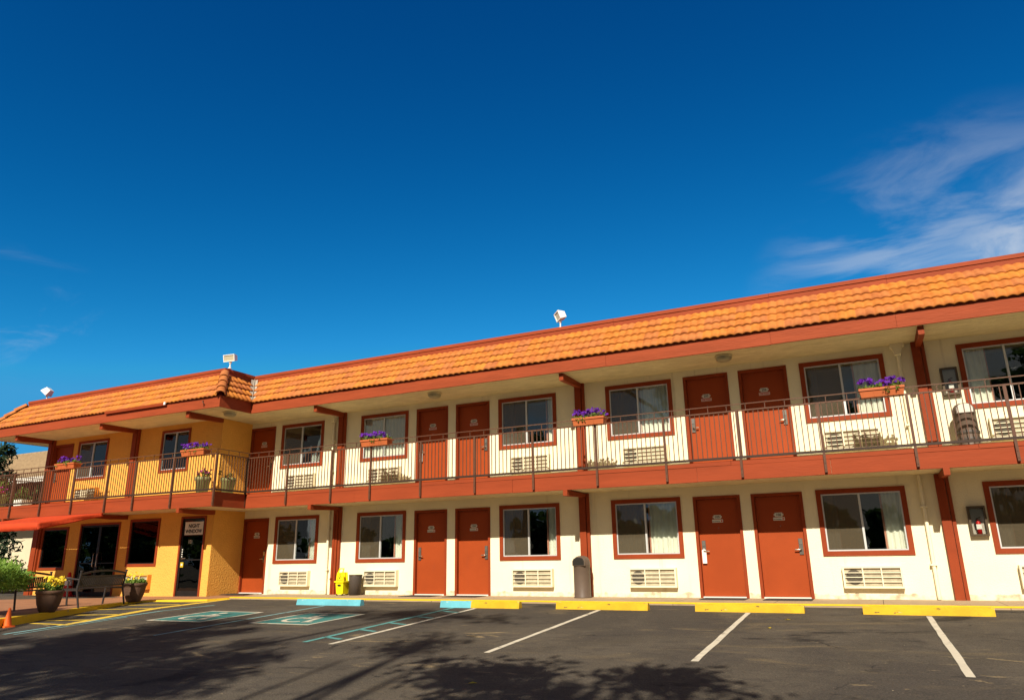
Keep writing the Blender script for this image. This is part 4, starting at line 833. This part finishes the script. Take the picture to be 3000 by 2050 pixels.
# balcony pots
def gpot(loc, label, seed, pink):
    random.seed(seed); t = thing('green_pot', label, 'flower pot', loc, 'green pots on the balcony corner'); x, y, z = loc; p = MB(); p.lathe(x, y, [(0, z), (.145, z), (.195, z+.36), (.215, z+.37), (.215, z+.46), (.20, z+.46), (.19, z+.42), (0, z+.42)], 26); p.build('pot', 'potgreen', t)
    f = MB()
    for i in range(12 if pink else 5):
        a_ = random.random()*6.28; q = .15*random.random()**.5; b_ = Vector((x+q*math.cos(a_), y+q*math.sin(a_), z+.42)); e = b_+Vector((random.gauss(0, .07), random.gauss(0, .07), random.uniform(.08, .26))); f.tube([b_, e], [.006, .004], 5); leaves(f, b_.lerp(e, .7), (.06, .06, .07), 16, .06)
        if pink and i < 9:
            for j in range(3): flower(f, e+Vector((random.gauss(0, .03), random.gauss(0, .03), random.gauss(.02, .02))), .035, 1)
    f.build('plant', ['leafb' if pink else 'leaf', 'pink'], t)
    return t
gpot((-16.55, -2.02, F2), 'green pot of pink flowers on the balcony corner', 3, True); gpot((-16.12, -1.52, F2), 'green pot with a sparse dark plant by the return wall of the balcony', 4, False)
gp = gpot((-26.05, -2.0, F2), 'terracotta pot of pink flowers at the far left of the balcony', 9, True); gp.children[0].data = gp.children[0].data.copy(); gp.children[0].data.materials[0] = M['terra']; gp['group'] = 'potted flowers at the balcony end'
t = thing('white_planter', 'small white ribbed planter at the left end of the balcony', 'planter', (-25.5, -1.55, F2)); b = MB(); x, y, z = -25.5, -1.55, F2
b.hexa([(x-.19, y-.15, z), (x+.19, y-.15, z), (x+.19, y+.15, z), (x-.19, y+.15, z), (x-.23, y-.18, z+.29), (x+.23, y-.18, z+.29), (x+.23, y+.18, z+.29), (x-.23, y+.18, z+.29)])
for i in range(5): xx = -.17+i*.085; b.bar((x+xx, y-.157, z+.01), (x+xx*1.2, y-.187, z+.28), .03, .02)
b.build('pot', 'white', t); f = MB(); leaves(f, (x, y, z+.36), (.2, .16, .12), 120, .08); f.build('foliage', 'leaf', t)

# ------------------------------------------------------------------ awning over the entrance
t = thing('awning', 'orange red fabric awning over the office entrance', 'awning', (-21.74, -2.42, 2.0)); x0, x1 = -23.45, -20.08; yA, zA, yBb, zB = -2.40, 2.315, -4.22, 1.975
cl_ = MB(); nx, ny = 40, 12; vs = []
def aw(u, v):
    x_ = x0+(x1-x0)*u; y_ = yA+(yBb-yA)*v; z_ = zA+(zB-zA)*v-.05*math.sin(math.pi*v)*abs(math.sin(math.pi*u*3))-.012*math.sin(u*40+v*7)*v; return (x_, y_, z_)
for j in range(ny+1):
    for i in range(nx+1): vs.append(aw(i/nx, j/ny))
for i in range(nx+1): xx = x0+(x1-x0)*i/nx; vs.append((xx, yBb-.012*math.sin(i*.9), zB-.185-.012*abs(math.sin(i*.8))))
cl_.add(vs, [(j*(nx+1)+i, j*(nx+1)+i+1, (j+1)*(nx+1)+i+1, (j+1)*(nx+1)+i) for j in range(ny+1) for i in range(nx)], 0, True)
for xs_ in (x0, x1):   # loose side flaps with folds
    n = 24; vs = []
    for i in range(n+1):
        v = i/n; y_ = yA+(yBb-yA)*v; zt = zA+(zB-zA)*v; dr = .10+.09*v
        for k_ in range(5): w_ = k_/4; vs.append((xs_+.035*math.sin(v*11+w_*2.2)*w_+.02*w_, y_, zt-dr*w_))
    cl_.add(vs, [(5*i+k_, 5*i+k_+1, 5*i+6+k_, 5*i+5+k_) for i in range(n) for k_ in range(4)], 0, True)
c_ = cl_.build('canopy', 'awning', t); sol = c_.modifiers.new('thickness', 'SOLIDIFY'); sol.thickness = .006
fr = MB()
for u in (.02, .5, .98): xx = x0+(x1-x0)*u; fr.tube([(xx, yA, zA-.09), (xx, yBb+.03, zB-.06)], .016, 6)
fr.tube([(x0+.04, yBb+.03, zB-.05), (x1-.04, yBb+.03, zB-.05)], .016, 6); fr.build('frame', 'dkframe', t)

# ------------------------------------------------------------------ background at the left: house, trees
H = thing('background_house', 'beige building with a brown concrete tile roof beyond the left end of the motel', 'house', (-48, 12, 0))
b = MB(); b.box(-66, -36.5, 10, 22, -.3, 3.1); b.build('wall', 'bgwall', H); b = MB(); b.box(-66.05, -36.45, 9.95, 22, 3.1, 5.85); b.build('upper_wall', 'bgdark', H)  # upper storey coloured dark to stand for the shade below the eave
b = MB(); b.box(-47.25, -47.05, 9.2, 9.4, -.05, 3.1); b.box(-66, -36.5, 9.1, 9.5, 3.1, 3.3); b.build('post', 'bgdark', H)
b = MB(); n = 13
for i in range(n):
    f0, f1 = i/n, (i+1)/n+.01; b.box(-66.8, -37.2, 9.2+5.2*f0, 9.2+5.2*f1+.1, 5.82+2.55*f0, 5.82+2.55*f0+.19)
b.box(-66.8, -37.2, 14.4, 23, 8.2, 8.44); 
for i in range(60): xx = -66.8+i*.5; b.tube([(xx, 14.4, 8.46), (xx+.48, 14.4, 8.46)], .13, 8)
b.build('roof', mat('brown_tile', (0.33, 0.23, 0.13), .8, .25, 4, .3, 20), H)
b = MB(); b.box(-66.9, -37.1, 9.1, 9.2, 5.62, 5.82); b.box(-66.9, -37.1, 9.0, 9.12, 5.5, 5.58); b.build('eave_board', 'plate', H)

def tree(loc, h, crown, label, leaf, n, size, seed, kind='round', trunk=.22, clumps=60, cat='tree', name='shade_tree', group=None, shell=.3):
    random.seed(seed); t = thing(name, label, cat, loc, group); x, y, z = loc; tk = MB(); cz = z+h-crown[2]
    tk.tube([(x, y, z-.2), (x+.1, y, z+h*.25), (x+.05, y+.1, cz-crown[2]*.3), (x, y, cz+crown[2]*.5)], [trunk*1.3, trunk, trunk*.8, trunk*.25], 10); f = MB()
    if kind == 'cone':
        for i in range(clumps):
            u = random.random()**.7; zz = z+h*(1-u*.93); r = crown[0]*u+.1; a_ = random.random()*6.283; rr = r*random.uniform(.5, 1); c = (x+rr*math.cos(a_), y+rr*math.sin(a_), zz-.15*rr); leaves(f, c, (.35+r*.12, .35+r*.12, .16+.1*u), n, size, 0, asp=.3)
    else:
        for i in range(clumps):
            d = Vector((random.gauss(0, 1), random.gauss(0, 1), random.gauss(0, 1))).normalized(); k_ = random.uniform(shell, 1); c = Vector((x+d.x*crown[0]*k_, y+d.y*crown[1]*k_, cz+d.z*crown[2]*k_)); r = random.uniform(.5, 1.0)*max(crown)*.17
            leaves(f, c, (r*1.2, r*1.2, r*.8), n, size)
            if i % 3 == 0:
                b0 = Vector((x+.05, y+.1, cz-crown[2]*random.uniform(.2, .7))); mid = b0.lerp(c, .5)+Vector((0, 0, .3)); tk.tube([b0, mid, c], [trunk*.38, trunk*.22, .03], 6)
    tk.build('trunk', 'bark', t); f.build('crown', leaf, t); return t
tree((-36.0, 3.2, -.05), 7.0, (1.5, 1.5, 3), 'dark green conifer beyond the balcony at the left edge', 'conifer', 26, .28, 51, 'cone', .16, 210, name='conifer')
tree((-32.4, 1.4, -.05), 4.6, (1.25, 1.2, 1.1), 'bushy bright green tree at the left edge below the conifer', 'leafb', 60, .14, 52, clumps=34, trunk=.10, name='leafy_tree')
tree((-32.0, 5.0, -.05), 4.9, (.5, .5, .85), 'slim olive green tree behind the left end of the railing', 'leaf', 60, .15, 53, clumps=40, trunk=.08, name='slim_tree')
tree((-36.0, 6.0, -.05), 5.0, (1.8, 1.1, .95), 'dark leafy tree in front of the beige building', 'leaf', 60, .16, 54, clumps=46, trunk=.12, name='garden_tree')
# shade trees across the lot, behind the photographer
gz0 = gz(-30)
def shade_tree(loc, label, blobs, seed, n=90, size=.20, trunk=.25, stems=()):
    """blobs: (centre, radii, clumps); limbs run from the trunk to every blob"""
    random.seed(seed); t = thing('shade_tree', label, 'tree', loc, 'shade trees across the lot'); x, y, z = loc; tk = MB(); f = MB(); top = max(b[0][2] for b in blobs)
    fork = Vector((x, y+.2, z+(top-z)*.45)); tk.tube([(x, y, z-.3), (x+.12, y, z+(top-z)*.2), fork, fork+Vector((-.1, .1, (top-z)*.4))], [trunk*1.3, trunk, trunk*.8, trunk*.2], 10)
    for dx, dy, hh, rr in stems: tk.tube([(x, y, z+.5), (x+dx*.7, y+dy*.7, z+hh*.4), (x+dx, y+dy, z+hh)], [rr, rr, rr*.5], 8)
    for c, r, k in blobs:
        c = Vector(c); tk.tube([fork-Vector((0, 0, random.uniform(0, 1.5))), fork.lerp(c, .5)+Vector((random.uniform(-.3, .3), 0, .5)), c, c+Vector((random.uniform(-1, 1)*r[0]*.6, r[1]*.5, r[2]*.5))], [trunk*.45, trunk*.3, trunk*.16, .02], 7)
        for i in range(k):
            d = Vector((random.gauss(0, 1), random.gauss(0, 1), random.gauss(0, 1))).normalized()*random.uniform(.15, 1)
            p = c+Vector((d.x*r[0], d.y*r[1], d.z*r[2])); q = random.uniform(.28, .6); leaves(f, p, (q*1.3, q*1.2, q*.8), int(n*q*2), size)
            if i % 4 == 0: tk.tube([c.lerp(p, .1), c.lerp(p, .6)+Vector((0, 0, .15)), p], [.05, .035, .012], 5)
    tk.build('trunk', 'bark', t); f.build('crown', 'leaf', t); return t
def over(px, py, tt): return (px+.19*tt, py-tt, gz(py)+.7734*tt)     # a point up the sun ray from that spot of the lot
shade_tree((-7.0, -24.5, gz0), 'tall shade tree across the lot to the left', [(over(-10.8, -9.2, 14), (3.4, 1.8, 1.6), 120), (over(-7.6, -10.3, 13), (1.3, 1.2, 1.0), 26), (over(-11.2, -6.3, 16), (2.2, 1.0, .7), 15), (over(-8.2, -4.2, 18), (2.6, .9, .6), 14), (over(-16.1, -6.1, 15), (.7, .5, .4), 7)], 71)
shade_tree((-2.5, -24.3, gz0), 'slender shade tree across the lot near the middle', [(over(-3.9, -9.0, 9), (.95, .8, .7), 20), (over(-2.9, -9.8, 9), (.9, .6, .6), 12), (over(-5.9, -7.2, 15), (.5, 1.2, .5), 5)], 72, 62, .21, .2, [(-.1, .2, 14.0, .11), (.55, -.1, 13.2, .08), (-.75, .3, 12.4, .06)])
shade_tree((2.6, -24.0, gz0), 'small crowned shade tree across the lot near the right', [(over(-2.0, -8.7, 9), (.55, .8, .7), 14), (over(-1.3, -10.2, 9), (.8, .8, .6), 12)], 73, 62, .20, .16)
shade_tree((10.5, -25, gz0), 'broad shade tree across the lot at the far right', [((9.6, -24, 9.5), (2.6, 2.2, 2.6), 110), ((7.2, -24, 8.2), (1.4, 1.2, 1.0), 26), ((12.5, -25, 7.5), (2.2, 2, 1.8), 50)], 74, 70, .26)
shade_tree((-20.5, -28, gz0), 'spreading shade tree across the lot at the far left', [((-20.5, -28, 7.0), (3.4, 2.6, 2.6), 120)], 75, 60, .28)
row = [(-52, 6.0, 5), (-44, 7.5, 5), (-36, 5.6, 4.5), (-29, 6.6, 4.5), (-22.5, 5.4, 4), (-16, 6.6, 4.5), (-9.5, 5.2, 4), (-3.5, 6.2, 4.2), (3, 5.4, 4), (10, 6.8, 4.8), (17, 6.0, 4.5), (25, 7.0, 5), (-62, 7, 5.5), (-72, 8, 6), (-60, 6.5, 5), (-68, 7, 5)]
where = ['first', 'second', 'third', 'fourth', 'fifth', 'sixth', 'seventh', 'eighth', 'ninth', 'tenth', 'eleventh', 'twelfth']; yrow = {12: -44, 13: -38, 14: -33, 15: -28}; far = ['large round tree beyond the lot, past the left end of the tree row', 'largest round tree beyond the lot, farthest from the motel', 'low round tree beyond the lot, opposite the office', 'round tree beyond the lot, nearest the left side street']
for i, (x, h_, r) in enumerate(row):
    tree((x, yrow.get(i, -50+random.Random(i).uniform(-3, 3)), gz0), h_, (r*1.1, 2.6, h_*.52), far[i-12] if i > 11 else where[i]+' from the left of the dark round trees beyond the lot', 'leaf', 60, .75, 90+i, clumps=80, trunk=.25, name='round_tree', group='row of round trees beyond the lot', shell=.1)
